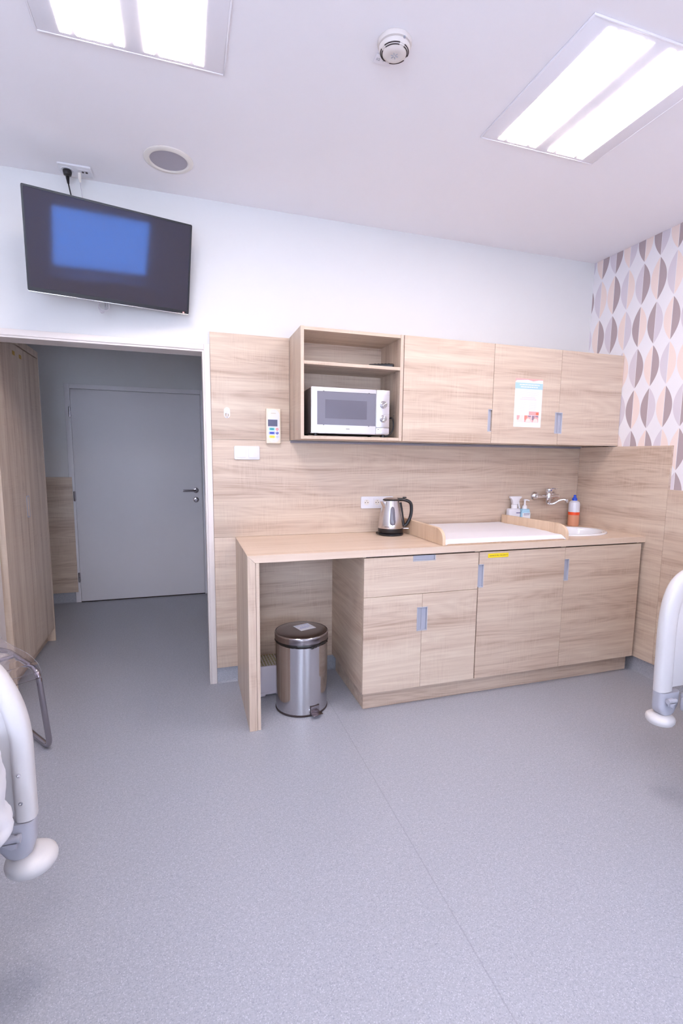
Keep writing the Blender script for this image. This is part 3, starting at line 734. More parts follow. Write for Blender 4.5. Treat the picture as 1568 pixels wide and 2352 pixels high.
# ================================================================== BASE CABINETS
BY = -.621; BZ = .1112; BT = .8665
Xb = [-1.9433, -1.2462, -.6438, -.0459]
def base_cab(x0, x1, label):
    t = Thing('base_cabinet', label, 'base cabinet', ((x0+x1)/2, -.31, BZ), 'oak base cabinets under the worktop')
    g = .0008; yf = BY+.0195
    t.p('side_panel', B().box(x0+g, x0+.018, yf, -.0188, BZ+.001, ZC-.0378, .0006, 1), M['woody'])
    t.p('side_panel', B().box(x1-.018, x1-g, yf, -.0188, BZ+.001, ZC-.0378, .0006, 1), M['woody'])
    t.p('bottom_board', B().box(x0+.0181, x1-.0181, yf, -.0188, BZ+.001, BZ+.018), M['wood'])
    t.p('back_panel', B().box(x0+.0181, x1-.0181, -.025, -.0188, BZ+.0181, ZC-.0378), M['wood'])
    t.p('top_rail', B().box(x0+.0181, x1-.0181, yf, yf+.018, ZC-.09, ZC-.0378), M['gap'])  # rail coloured dark brown to paint the shade in the gap below the worktop
    return t
t = base_cab(Xb[0], Xb[1], 'oak base cabinet with a drawer over two doors, left end beside the knee space')
XM = -1.5970; ZD = .6526
cab_door(t, Xb[0]+.001, Xb[1]-.003, ZD+.0012, BT, BY, 't', -1.660, -1.523, .030, name='drawer')
cab_door(t, Xb[0]+.001, XM-.0008, BZ, ZD-.0012, BY, 'r', .4395, .576, .030)
cab_door(t, XM+.0008, Xb[1]-.003, BZ, ZD-.0012, BY, 'l', .4395, .576, .033)
t = base_cab(Xb[1], Xb[2], 'oak base cabinet with one door bearing a yellow label, in the middle')
cab_door(t, Xb[1]+.003, Xb[2]-.001, BZ, BT, BY, 'l', .660, .797, .031)
# yellow printed label
yl = Thing('label_tape', 'yellow printed label tape stuck on the middle base cabinet door', 'label', (-1.12, BY-.001, .84))
yl.p('tape', B().box(-1.1885, -1.0515, BY-.0022, BY-.0014, .832, .856, .0), M['label'])
yl.p('lettering', text_b('LEDNICE PRO PACIENTY', .0112, facing(-1.119, BY-.0023, .8435)), M['ink'])
t = base_cab(Xb[2], Xb[3], 'oak base cabinet with one door under the sink, against the right wall')
cab_door(t, Xb[2]+.001, Xb[3], BZ, BT, BY, 'l', .660, .796, .031)
# plinth
pl = B().box(-1.921, -.045, -.573, -.557, .0005, BZ+.0, .001, 1).box(-1.921, -1.905, -.5565, -.036, .0005, BZ, .001, 1).box(-.061, -.045, -.5565, -.036, .0005, BZ, .001, 1)
single('cabinet_plinth', pl, M['wood'], 'oak plinth board recessed under the base cabinets', 'plinth', (-.98, -.55, 0))

# ================================================================== WORKTOP
TK = .0371; YT = -.6255; XC = -2.549; LT = .0389
t = Thing('worktop', 'oak worktop along the wall with a waterfall side leg on its left', 'worktop', (-1.3, -.3, 0))
# top, mitred at its left end, with a cut-out for the wash basin
SX, SY, SA, SBb = -.365, -.335, .262, .190
ov = [(SX+(SA-.022)*cos(2*pi*i/40), SY+(SBb-.022)*sin(2*pi*i/40)) for i in range(40)]
xm_ = -.85
t.p('top', B().prism([(XC, ZC), (xm_, ZC), (xm_, ZC-TK), (XC+TK+.0006, ZC-TK), (XC+.0006, ZC)][0:1] + [(xm_, ZC), (xm_, ZC-TK), (XC+TK+.001, ZC-TK)], 'y', YT, -.0188), M['worktop'])
t.p('basin_section', B().holed([(xm_, -.0188), (xm_, YT), (-.0205, YT), (-.0372, -.0188)], [ov], 'z', ZC-TK, ZC), M['worktop'])
t.p('side_leg', B().prism([(XC, ZC-.0012), (XC+TK+.0002, ZC-TK-.0010), (XC+TK+.0015, ZC-TK-.0012), (XC+TK+.0015, .0006), (XC, .0006)], 'y', YT, -.0188), M['woodz'])
t.p('inner_leg_board', B().box(XC+.0405, XC+.0575, YT+.002, -.0188, .0006, ZC-TK-.001, .0006, 1), M['woodz'])

# sink
def el(a, b, z, n=56): return [(SX+a*cos(2*pi*i/n), SY+b*sin(2*pi*i/n), z) for i in range(n)]
def sink_surf(prof):
    bm_ = B(); b = bmesh.new(); rings = []
    for r, z in prof:
        if r == 0: rings.append([b.verts.new((SX, SY, z))]); continue
        rings.append([b.verts.new(p) for p in el(SA*r, SBb*r*(1 if r > .5 else 1), z)])
    for R0, R1 in zip(rings, rings[1:]):
        n = len(R0)
        for i in range(n):
            j = (i+1) % n
            if len(R1) == 1: b.faces.new((R0[i], R0[j], R1[0]))
            else: b.faces.new((R0[i], R0[j], R1[j], R1[i]))
    bm_._take(b); return bm_
t = Thing('wash_basin', 'white oval drop-in wash basin in the worktop corner below the tap', 'basin', (SX, SY, ZC))
t.p('bowl', sink_surf([(.88, ZC+.001), (1.0, ZC+.0006), (1.0, ZC+.006), (.985, ZC+.010), (.95, ZC+.0115), (.90, ZC+.009), (.86, ZC+.001), (.84, ZC-.012), (.80, ZC-.05), (.70, ZC-.10), (.5, ZC-.125), (.12, ZC-.132), (0, ZC-.132)]), M['ceramic'])
t.p('drain', B().lathe([(0, ZC-.131), (.028, ZC-.131), (.026, ZC-.128), (.018, ZC-.1285), (0, ZC-.1285)], (SX, SY, 0), 32), M['chrome'])

# ================================================================== TAP
t = Thing('wall_tap', 'chrome wall-mounted mixer tap with swivel spout over the basin', 'tap', (-.335, -.019, 1.08))
for x in (-.415, -.262):
    t.p('wall_rosette', B().lathe([(0, 0), (.033, 0), (.033, .004), (.028, .014), (.018, .022), (.014, .024), (0, .024)], (x, -.0187, 1.132), 36, 'y'), M['chrome'])
bd = B().tube([(-.415, -.04, 1.132), (-.415, -.060, 1.132)], .013, 20).tube([(-.262, -.04, 1.132), (-.262, -.060, 1.132)], .013, 20)
bd.tube([(-.427, -.068, 1.132), (-.385, -.070, 1.132), (-.29, -.070, 1.132), (-.25, -.068, 1.132)], [.015, .0125, .0125, .015], 20)
bd.lathe([(0, 1.085), (.016, 1.085), (.0185, 1.095), (.0205, 1.12), (.0205, 1.150), (.018, 1.157), (0, 1.157)], (-.338, -.075, 0), 32)
t.p('body', bd, M['chrome'])
t.p('lever_cap', B().lathe([(0, 1.1575), (.023, 1.1575), (.025, 1.166), (.0245, 1.186), (.018, 1.192), (0, 1.193)], (-.338, -.075, 0), 32), M['chrome'])
t.p('lever', B().tube(arcpts([(-.330, -.082, 1.186), (-.326, -.105, 1.192), (-.322, -.135, 1.190)], .02), [.008]*9, 12, flat=(1.5, .6)), M['chrome'])
t.p('temperature_dot', B().lathe([(0, 0), (.004, 0), (.004, .0012), (0, .0012)], (-.338, -.0995, 1.176), 16, 'y'), M['inkb'])
sp = arcpts([(-.338, -.075, 1.0848), (-.334, -.078, 1.078), (-.305, -.092, 1.078), (-.275, -.108, 1.104), (-.245, -.124, 1.114), (-.228, -.134, 1.106)], .04, 7)
t.p('spout', B().tube(sp, .0085, 16).lathe([(0, 1.078), (.014, 1.078), (.014, 1.0845), (0, 1.0845)], (-.338, -.075, 0), 24), M['chrome'])
t.p('aerator', B().lathe([(0, 1.088), (.011, 1.088), (.012, 1.094), (.012, 1.112), (.009, 1.116), (0, 1.116)], (-.226, -.135, 0), 24), M['chrome'])

# ================================================================== CHANGING MAT TRAY
t = Thing('changing_tray', 'oak baby changing tray with white padded mat on the worktop', 'changing mat', (-1.04, -.31, ZC))
def side_board(x0, x1):
    yb, yf, h, r = -.030, -.607, .093, .085
    pts = [(yb, ZC+.0006), (yf, ZC+.0006)]
    n = 10
    for i in range(n+1):
        a = radians(90*i/n); pts.append((yf + r - r*cos(a), ZC+h-.060 + .060*sin(a)))
    pts.append((yb, ZC+h)); return B().prism(pts, 'x', x0, x1, .0012, 1)
t.p('side_board', side_board(-1.4755, -1.457), M['woodboard'])
rbd = side_board(-.633, -.6145)
for v in rbd.bm.verts: v.co.x -= .108*(v.co.y+.607)
t.p('side_board', rbd, M['woodboard'])
t.p('base_board', B().prism([(-1.4568, -.600), (-.6345, -.600), (-.696, -.030), (-1.4568, -.030)], 'z', ZC+.0006, ZC+.008), M['woodboard'])
def matf(u, v):
    y = -.606 + v*.571; x = -1.4545 + u*(.8185 - .108*v*.571)
    e = min(u, 1-u)*.82; f = v*.571
    z = ZC + .031 + .010*min(1, v*3)
    z -= .010*math.exp(-(e/.012)**2) * (1 + .35*sin(v*70)) 
    z -= .020*max(0, 1-f/.016)**2
    z += .0018*noise.noise(Vector((x*3, y*3, 0))) + .001*sin(v*34)*math.exp(-(e/.05)**2)
    return Vector((x, y, z))
mt = B(); b_ = bmesh.new(); NU, NV = 90, 70
TT = [[b_.verts.new(matf(i/NU, j/NV)) for j in range(NV+1)] for i in range(NU+1)]
for i in range(NU):
    for j in range(NV): b_.faces.new((TT[i][j], TT[i+1][j], TT[i+1][j+1], TT[i][j+1]))
per = [TT[i][0] for i in range(NU+1)] + [TT[NU][j] for j in range(1, NV+1)] + [TT[i][NV] for i in range(NU-1, -1, -1)] + [TT[0][j] for j in range(NV-1, 0, -1)]
low = [b_.verts.new((v.co.x, v.co.y, ZC+.0085)) for v in per]
for i in range(len(per)): b_.faces.new((per[i], low[i], low[(i+1) % len(per)], per[(i+1) % len(per)]))
b_.faces.new(low); mt._take(b_)
t.p('padded_mat', mt, M['mat'], smooth=60)

# ================================================================== KETTLE
kx, ky = -1.601, -.155
t = Thing('electric_kettle', 'brushed steel electric kettle with black handle in front of the wall socket', 'kettle', (kx, ky, ZC))
bs = B().lathe([(0, ZC+.0006), (.078, ZC+.0006), (.082, ZC+.004), (.082, ZC+.011), (.076, ZC+.015), (.070, ZC+.017), (0, ZC+.017)], (kx, ky, 0), 56)
t.p('power_base', bs, M['black'])
t.p('lower_ring', B().lathe([(0, ZC+.018), (.077, ZC+.018), (.079, ZC+.022), (.0785, ZC+.045), (0, ZC+.045)], (kx, ky, 0), 56), M['black'])
body = B().lathe([(0, ZC+.0452), (.0785, ZC+.0452), (.079, ZC+.050), (.0775, ZC+.075), (.073, ZC+.11), (.066, ZC+.15), (.058, ZC+.185), (.0515, ZC+.212), (.0505, ZC+.2175), (0, ZC+.2175)], (kx, ky, 0), 64)
bo = t.p('body', body, M['steelk'])
# spout lip to the left
sp = B().grid(lambda u, v: Vector((kx-.048-.030*(v)*(1-abs(2*u-1)**1.5), ky-.010+.028*(2*u-1)*(1-.25*v), ZC+.155+.0575*v)), 14, 10, .0012)
t.p('spout', sp, M['steelk'])
lid = t.p('lid', B().lathe([(0, ZC+.2178), (.0515, ZC+.2178), (.0525, ZC+.222), (.049, ZC+.226), (0, ZC+.226)], (kx, ky, 0), 56), M['black'])
t.p('lid_cap', B().lathe([(.047, ZC+.2262), (.045, ZC+.229), (.030, ZC+.2345), (.012, ZC+.237), (0, ZC+.2375)], (kx, ky, 0), 48), M['steelk'], lid)
# handle on the right (turned slightly to the room)
ha = radians(-14); hdx, hdy = cos(ha), sin(ha)
def hp(r, z): return (kx+r*hdx, ky+r*hdy, ZC+z)
hpts = arcpts([hp(.036, .2235), hp(.088, .2225), hp(.128, .205), hp(.132, .150), hp(.124, .105), hp(.099, .062), hp(.081, .056)], .035, 8)
t.p('handle', B().tube(hpts, .0125, 16, flat=(1.0, .82)), M['black'])
t.p('handle_spine', B().tube([hp(.057, .205), hp(.066, .165), hp(.074, .12), hp(.080, .08), hp(.083, .058)], [.010, .009, .008, .008, .009], 12), M['black'])
t.p('switch_button', B().box(-.012, .012, -.009, .009, 0, .008, .003, 2, mat=Matrix.Translation(hp(.085, .2325)) @ Matrix.Rotation(ha, 4, 'Z')), M['black'])
t.p('power_lever', B().box(-.018, .018, -.010, .010, -.003, .003, .0028, 2, mat=Matrix.Translation(hp(.098, .041)) @ Matrix.Rotation(ha, 4, 'Z')), M['white'])
# water gauge, facing the camera
ga = math.atan2(CY-ky, CX-kx) + radians(10)
def gauge(sc, lift):
    b = bmesh.new(); rows = []
    for i in range(25):
        q = i/24; z = ZC+.068+.116*q
        zz = min(max((z-ZC), .0452), .2175)
        rr_ = .0785 - (zz-.05)*.0 
        prof = [(.0452, .0785), (.050, .079), (.075, .0775), (.11, .073), (.15, .066), (.185, .058), (.212, .0515)]
        for (h0, r0), (h1, r1) in zip(prof, prof[1:]):
            if h0 <= zz <= h1: rr_ = r0+(r1-r0)*(zz-h0)/(h1-h0)
        half = sc*.0205*(1-.42*q)*math.sqrt(max(0, 1-(2*abs(q-.5))**6)) + .0006
        row = []
        for j in range(9):
            s_ = -1+j/4; a = ga + s_*half/rr_
            bulge = lift*(1 - s_*s_*.55)*(1-(2*abs(q-.5))**6*.7)
            row.append(b.verts.new((kx+(rr_+bulge)*cos(a), ky+(rr_+bulge)*sin(a), z)))
        rows.append(row)
    for i in range(24):
        for j in range(8): b.faces.new((rows[i][j], rows[i+1][j], rows[i+1][j+1], rows[i][j+1]))
    x = B(); x._take(b); return x
rim = t.p('gauge_rim', gauge(1.12, .0022), M['chrome']); 
t.p('water_gauge', gauge(.92, .0045), M['glassin'], rim)
t.p('power_cord', B().tube(arcpts([hp(-.05, .006), (kx-.084, ky-.02, ZC+.006), (kx-.094, ky-.03, ZC+.022), (kx-.092, ky+.0, ZC+.024), (kx-.086, ky+.03, ZC+.006), (kx-.05, ky+.085, ZC+.005), (kx+.02, ky+.11, ZC+.005)], .03, 6), .0032, 8), M['black'])
t.p('name_print', B().box(-.018, .010, -.0003, .0003, -.0015, .0015, mat=Matrix.Translation((kx+.0786*cos(ga-.42), ky+.0786*sin(ga-.42), ZC+.058)) @ Matrix.Rotation(ga-.42+pi/2, 4, 'Z')), M['slot'], bo)

# ================================================================== BOTTLES
def pump_common(): pass
bx, by = -.614, -.052
t = Thing('spray_bottle', 'translucent spray bottle with white trigger behind the changing tray', 'bottle', (bx, by, ZC))
t.p('bottle', B().prism(rrect(-.047, .047, -.026, .026, .016), 'z', ZC+.0006, ZC+.137, .014, 4, mat=Matrix.Translation((bx, by, 0))), M['milky'])
t.p('collar', B().lathe([(0, ZC+.1365), (.022, ZC+.1365), (.022, ZC+.162), (.016, ZC+.165), (0, ZC+.165)], (bx+.005, by, 0), 28), M['white'])
t.p('trigger_head', B().prism([(-.036, .223), (.052, .223), (.054, .212), (.036, .200), (.028, .185), (.022, .165), (-.014, .165), (-.022, .195), (-.036, .212)], 'y', -.013, .013, .003, 2, mat=Matrix.Translation((bx+.003, by, ZC))), M['white'])
t.p('trigger', B().tube([(bx+.040, by, ZC+.205), (bx+.036, by, ZC+.185), (bx+.042, by, ZC+.160), (bx+.050, by, ZC+.137)], [.009, .008, .007, .006], 12), M['white'])
t.p('label_print', B().box(bx+.006, bx+.040, by-.0272, by-.0262, ZC+.104, ZC+.109), M['inkb'])
bx2, by2 = -.523, -.052
t = Thing('pump_bottle', 'light blue soap bottle with white pump behind the changing tray', 'bottle', (bx2, by2, ZC))
t.p('bottle', B().prism([(-.040, .0006), (.040, .0006), (.040, .095), (.028, .132), (-.028, .132), (-.040, .095)], 'y', -.024, .024, .006, 3, mat=Matrix.Translation((bx2, by2, ZC))), M['softblue'])
t.p('collar', B().lathe([(0, ZC+.1325), (.018, ZC+.1325), (.017, ZC+.152), (.009, ZC+.158), (.0065, ZC+.165), (.006, ZC+.190), (0, ZC+.190)], (bx2+.002, by2, 0), 24), M['white'])
t.p('pump_head', B().lathe([(0, ZC+.189), (.009, ZC+.189), (.011, ZC+.197), (.008, ZC+.201), (0, ZC+.201)], (bx2+.002, by2, 0), 20).tube([(bx2+.002, by2, ZC+.195), (bx2+.018, by2-.008, ZC+.195), (bx2+.030, by2-.014, ZC+.190)], [.005, .0045, .004], 10), M['white'])
lb = t.p('label', B().box(-.030, .034, -.0256, -.0246, .02, .104, mat=Matrix.Translation((bx2, by2, ZC))), M['paperw'])
t.p('label_print', B().box(bx2-.022, bx2+.030, by2-.0264, by2-.0258, ZC+.098, ZC+.101).box(bx2-.022, bx2+.028, by2-.0264, by2-.0258, ZC+.090, ZC+.093), M['inkb'], lb)
qx, qy = -.112, -.085
t = Thing('cleaner_bottle', 'tall cleaner bottle with blue cap and red-orange band in the worktop corner', 'bottle', (qx, qy, ZC))
t.p('lower_body', B().lathe([(0, ZC+.0006), (.036, ZC+.0006), (.0395, ZC+.006), (.0395, ZC+.083), (0, ZC+.083)], (qx, qy, 0), 40), M['orange'])
t.p('band', B().lathe([(0, ZC+.0832), (.0398, ZC+.0832), (.0398, ZC+.104), (0, ZC+.104)], (qx, qy, 0), 40), M['labelr'])
t.p('upper_body', B().lathe([(0, ZC+.1042), (.0395, ZC+.1042), (.0395, ZC+.160), (.035, ZC+.176), (.022, ZC+.186), (.016, ZC+.188), (0, ZC+.188)], (qx, qy, 0), 40), M['milky'])
t.p('cap', B().lathe([(0, ZC+.188), (.018, ZC+.188), (.018, ZC+.204), (.013, ZC+.208), (.009, ZC+.214), (.0085, ZC+.226), (.006, ZC+.229), (0, ZC+.229)], (qx, qy, 0), 28), M['bluecap'])

# ================================================================== PEDAL BIN
cx, cy = -2.236, -.425
t = Thing('pedal_bin', 'round stainless steel pedal bin standing under the worktop', 'bin', (cx, cy, 0))
t.p('base_ring', B().lathe([(0, .0005), (.143, .0005), (.1455, .004), (.1455, .012), (0, .012)], (cx, cy, 0), 72), M['slot'])
bn = t.p('body', B().lathe([(0, .0122), (.1435, .0122), (.1435, .3945), (0, .3945)], (cx, cy, 0), 96), M['steelr'])
bag = B(); b_ = bmesh.new(); n = 120; rings = []
for j, (zz, rr0) in enumerate(((.4045, .1455), (.401, .1478), (.397, .1484), (.3935, .1472), (.391, .1445))):
    rings.append([b_.verts.new((cx+(rr0+.0022*noise.noise(Vector((i*.35, j, 2))))*cos(2*pi*i/n), cy+(rr0+.0022*noise.noise(Vector((i*.35, j, 2))))*sin(2*pi*i/n), zz-.006*max(0, cos(2*pi*i/n+pi/2-.1))*(j/4) + .002*noise.noise(Vector((i*.5, j*2, 0))))) for i in range(n)])
for R0, R1 in zip(rings, rings[1:]):
    for i in range(n): b_.faces.new((R0[i], R0[(i+1) % n], R1[(i+1) % n], R1[i]))
bag._take(b_)
kn = [(cx+.149*cos(a), cy+.149*sin(a), .393 + .007*sin(5*(a+1.2))) for a in [(-1.45 + .85*i/24) for i in range(25)]]
bag.tube(kn, [.004+.003*abs(sin(i*.9)) for i in range(25)], 8)
kn = [(cx+.151*cos(a), cy+.151*sin(a), .398 - .007*sin(4*(a+1.3))) for a in [(-1.35 + .6*i/18) for i in range(19)]]
bag.tube(kn, .0028, 6)
t.p('bin_liner', bag, M['bag'])
lid = t.p('lid', B().lathe([(.1445, .4052), (.1475, .4055), (.1475, .432), (.145, .4385), (.138, .4425), (.09, .447), (0, .449)], (cx, cy, 0), 96), M['lid'])
t.p('lid_rim', B().lathe([(.1448, .4385), (.1480, .4350), (.1480, .4388), (.1455, .4415), (.143, .4415)], (cx, cy, 0), 96), M['steelr'], lid)
la = Matrix.Translation((cx+.022, cy+.02, .4487)) @ Matrix.Rotation(radians(18), 4, 'Z') @ Matrix.Rotation(radians(0), 4, 'X')
lb = t.p('paper_label', B().box(-.048, .048, -.045, .045, .0, .0008, mat=la), M['paperw'], lid)
lp = B(); rr = random.Random(9)
for (z, x0, x1) in ((.032, -.04, .035), (.008, -.02, .028), (-.004, -.032, .032), (-.014, -.036, .01)):
    x = x0
    while x < x1:
        w = rr.uniform(.005, .014); lp.box(x, x+w, z-.0018, z+.0018, .0009, .0012, mat=la); x += w+.003
t.p('label_print', lp, M['paleb'], lid)
pa = Matrix.Translation((cx, cy, 0)) @ Matrix.Rotation(radians(-73), 4, 'Z')
t.p('pedal', B().box(.146, .185, -.030, .030, .018, .022, .0015, 2, mat=pa).box(.1445, .149, -.026, .026, .018, .056, .001, 1, mat=pa), M['chromed'])
t.p('pedal_slot', B().box(.1425, .1445, -.028, .028, .014, .060, mat=pa), M['slot'])

# ================================================================== CHILD STEP STOOL behind the bin
s0x, s0y = -2.376, -.166
t = Thing('step_stool', 'white plastic step stool with green dotted top behind the pedal bin', 'stool', (s0x, s0y, 0))
sm = Matrix.Translation((s0x, s0y, 0)) @ Matrix.Rotation(radians(2), 4, 'Z') @ Matrix.Diagonal((.91, .89, 1, 1))
def loop(hx, hy, r, z, mt_): return [mt_ @ Vector((x, y, z)) for x, y in rrect(-hx, hx, -hy, hy, r, 6)]
def loft(loops, mt_=None, capt=True, capb=False):
    b = bmesh.new(); R_ = [[b.verts.new(p) for p in lp] for lp in loops]
    for A_, C_ in zip(R_, R_[1:]):
        for i in range(len(A_)): b.faces.new((A_[i], A_[(i+1) % len(A_)], C_[(i+1) % len(A_)], C_[i]))
    if capt: b.faces.new(R_[-1])
    if capb: b.faces.new(R_[0][::-1])
    x = B(); x._take(b); return x
I4 = sm
t.p('shell', loft([loop(.108, .118, .035, .022, I4), loop(.104, .114, .035, .026, I4), loop(.094, .104, .032, .165, I4), loop(.088, .098, .03, .176, I4), loop(.08, .09, .028, .179, I4)]), M['stool'])
st = t.p('base_flange', B().box(-.112, -.045, -.122, .122, .0005, .024, .01, 3, mat=I4).box(.045, .112, -.122, .122, .0005, .024, .01, 3, mat=I4).box(-.09, .09, -.119, -.095, .012, .026, .004, 2, mat=I4), M['stool'])
dt = B()
for i in range(9):
    for j in range(10): dt.box(-.075+i*.0185-.006, -.075+i*.0185+.006, -.084+j*.0185-.0035, -.084+j*.0185+.0035, .179, .1808, .0015, 1, mat=I4)
t.p('grip_dots', dt, M['green'])

# ================================================================== WARDROBE in the hallway
wx, wy0, wy1, wzt = -3.788, .172, 1.089, 2.102
t = Thing('wardrobe', 'tall oak two-door wardrobe in the hallway beyond the doorway', 'wardrobe', (wx-.28, (wy0+wy1)/2, 0))
t.p('side_panel', B().box(wx-.56, wx, wy0, wy0+.018, .0005, wzt, .0008, 1), M['woodz'])
t.p('side_panel', B().box(wx-.56, wx, wy1-.018, wy1, .0005, wzt, .0008, 1), M['woodz'])
t.p('top_board', B().box(wx-.56, wx, wy0+.0185, wy1-.0185, wzt-.045, wzt, .0008, 1), M['woodz'])
t.p('plinth', B().box(wx-.07, wx-.052, wy0+.0185, wy1-.0185, .0005, .098), M['woody'])
t.p('back_panel', B().box(wx-.56, wx-.552, wy0+.0185, wy1-.0185, .0005, wzt-.046), M['woodz'])
t.p('bottom_board', B().box(wx-.55, wx-.022, wy0+.0185, wy1-.0185, .0985, .116), M['woody'])
ysm = .604; yfx = wx-.0015
def wdoor(y0, y1, hside=None):
    z0, z1 = .100, wzt-.052
    if hside: pts = [(y0, z0), (y1, z0), (y1, z1), (y0, z1), (y0, 1.126), (y0+.052, 1.126), (y0+.052, .989), (y0, .989)]
    else: pts = [(y0, z0), (y1, z0), (y1, z1), (y0, z1)]
    d = t.p('door', B().prism(pts, 'x', yfx-.018, yfx, .0007, 1), M['woodz'])
    return d
d0 = wdoor(wy0+.019, ysm-.001); d1 = wdoor(ysm+.001, wy1-.019, True)
y0 = ysm+.001; fb = B()
fb.box(yfx, yfx+.0018, y0, y0+.053, 1.121, 1.127, .0006, 1).box(yfx, yfx+.0018, y0, y0+.053, .988, .994, .0006, 1).box(yfx, yfx+.0018, y0+.047, y0+.053, .988, 1.127, .0006, 1)
fb.box(yfx, yfx+.0018, y0, y0+.005, .994, 1.121, .0006, 1)
t.p('handle', fb, M['alud'], d1); t.p('handle_tray', B().box(yfx-.012, yfx-.009, y0, y0+.052, .990, 1.125), M['alu'], d1)
for y in (.552, .680):
    b = B().box(yfx+.0002, yfx+.0009, y-.022, y+.022, 1.984, 2.008)
    t.p('yellow_sticker', b, M['sticker'], d0 if y < ysm else d1)

# ================================================================== TRANSPARENT CHAIR
bdir = Vector((-.57, .82, 0)).normalized(); ldir = Vector((-.82, -.57, 0)).normalized()
# local frame: x = along the front edge to the left, y = towards the back, z up
cm = Matrix(((ldir.x, bdir.x, 0, -3.491), (ldir.y, bdir.y, 0, -.553), (0, 0, 1, 0), (0, 0, 0, 1)))
t = Thing('cantilever_chair', 'clear acrylic chair with chrome tube frame beside the doorway', 'chair', None, mat=cm)
SWd = .46
def seat(u, v):
    # v: 0 front lip .. 1 top of the backrest ; u across
    prof = [(-.040, .398), (-.048, .430), (-.020, .456), (.06, .459), (.20, .448), (.34, .446), (.41, .470), (.450, .54), (.475, .64), (.495, .74), (.505, .80)]
    f = v*(len(prof)-1); i = min(int(f), len(prof)-2); q = f-i; q = q*q*(3-2*q)*.35+q*.65
    y = prof[i][0]*(1-q)+prof[i+1][0]*q; z = prof[i][1]*(1-q)+prof[i+1][1]*q
    s = 2*u-1; wdt = SWd/2*(1 - .10*max(0, v-.55)*1.5)
    z += (.022*abs(s)**3 if .2 < v < .62 else .0)*min(1, (v-.2)*6 if v < .4 else 1)*min(1, max(0, (.62-v)*8))
    y -= .03*abs(s)**2.5*max(0, min(1, (v-.55)*3))
    return Vector((SWd/2 + s*wdt, y, z))
sh = B().grid(seat, 28, 60, .006)
t.p('seat_shell', sh, M['acrylic'], smooth=60)
fx0, fx1, r_ = .004, SWd-.004, .0125
for xx in (fx0, fx1):
    pass
gx0, gx1 = -.044, SWd+.044
pts = arcpts([(fx0+.02, .36, .4295), (fx0, .30, .4295), (fx0, -.024, .4265), (gx0, .022, .0135), (gx0, .47, .0135), (gx1, .47, .0135), (gx1, .022, .0135), (fx1, -.024, .4265), (fx1, .30, .4295), (fx1-.02, .36, .4295)], .060, 9)
t.p('tube_frame', B().tube(pts, r_, 18), M['chromed'])
t.p('cross_bar', B().tube([(fx0+.012, .22, .4295), (fx1-.012, .22, .4295)], .010, 14), M['chromed'])
mb = B()
for x in (.11, SWd-.11):
    for y in (.13, .30): mb.lathe([(.016, .4562), (.021, .4562), (.021, .4575), (.016, .4575), (.016, .4562)], (x, y, 0), 28)
t.p('seat_mount_ring', mb, M['chromed'])
for x in (gx0, gx1):
    for y in (.10, .42): t.p('glide_pad', B().box(x-.008, x+.008, y-.012, y+.012, .0003, .0030, .001), M['greyp'])

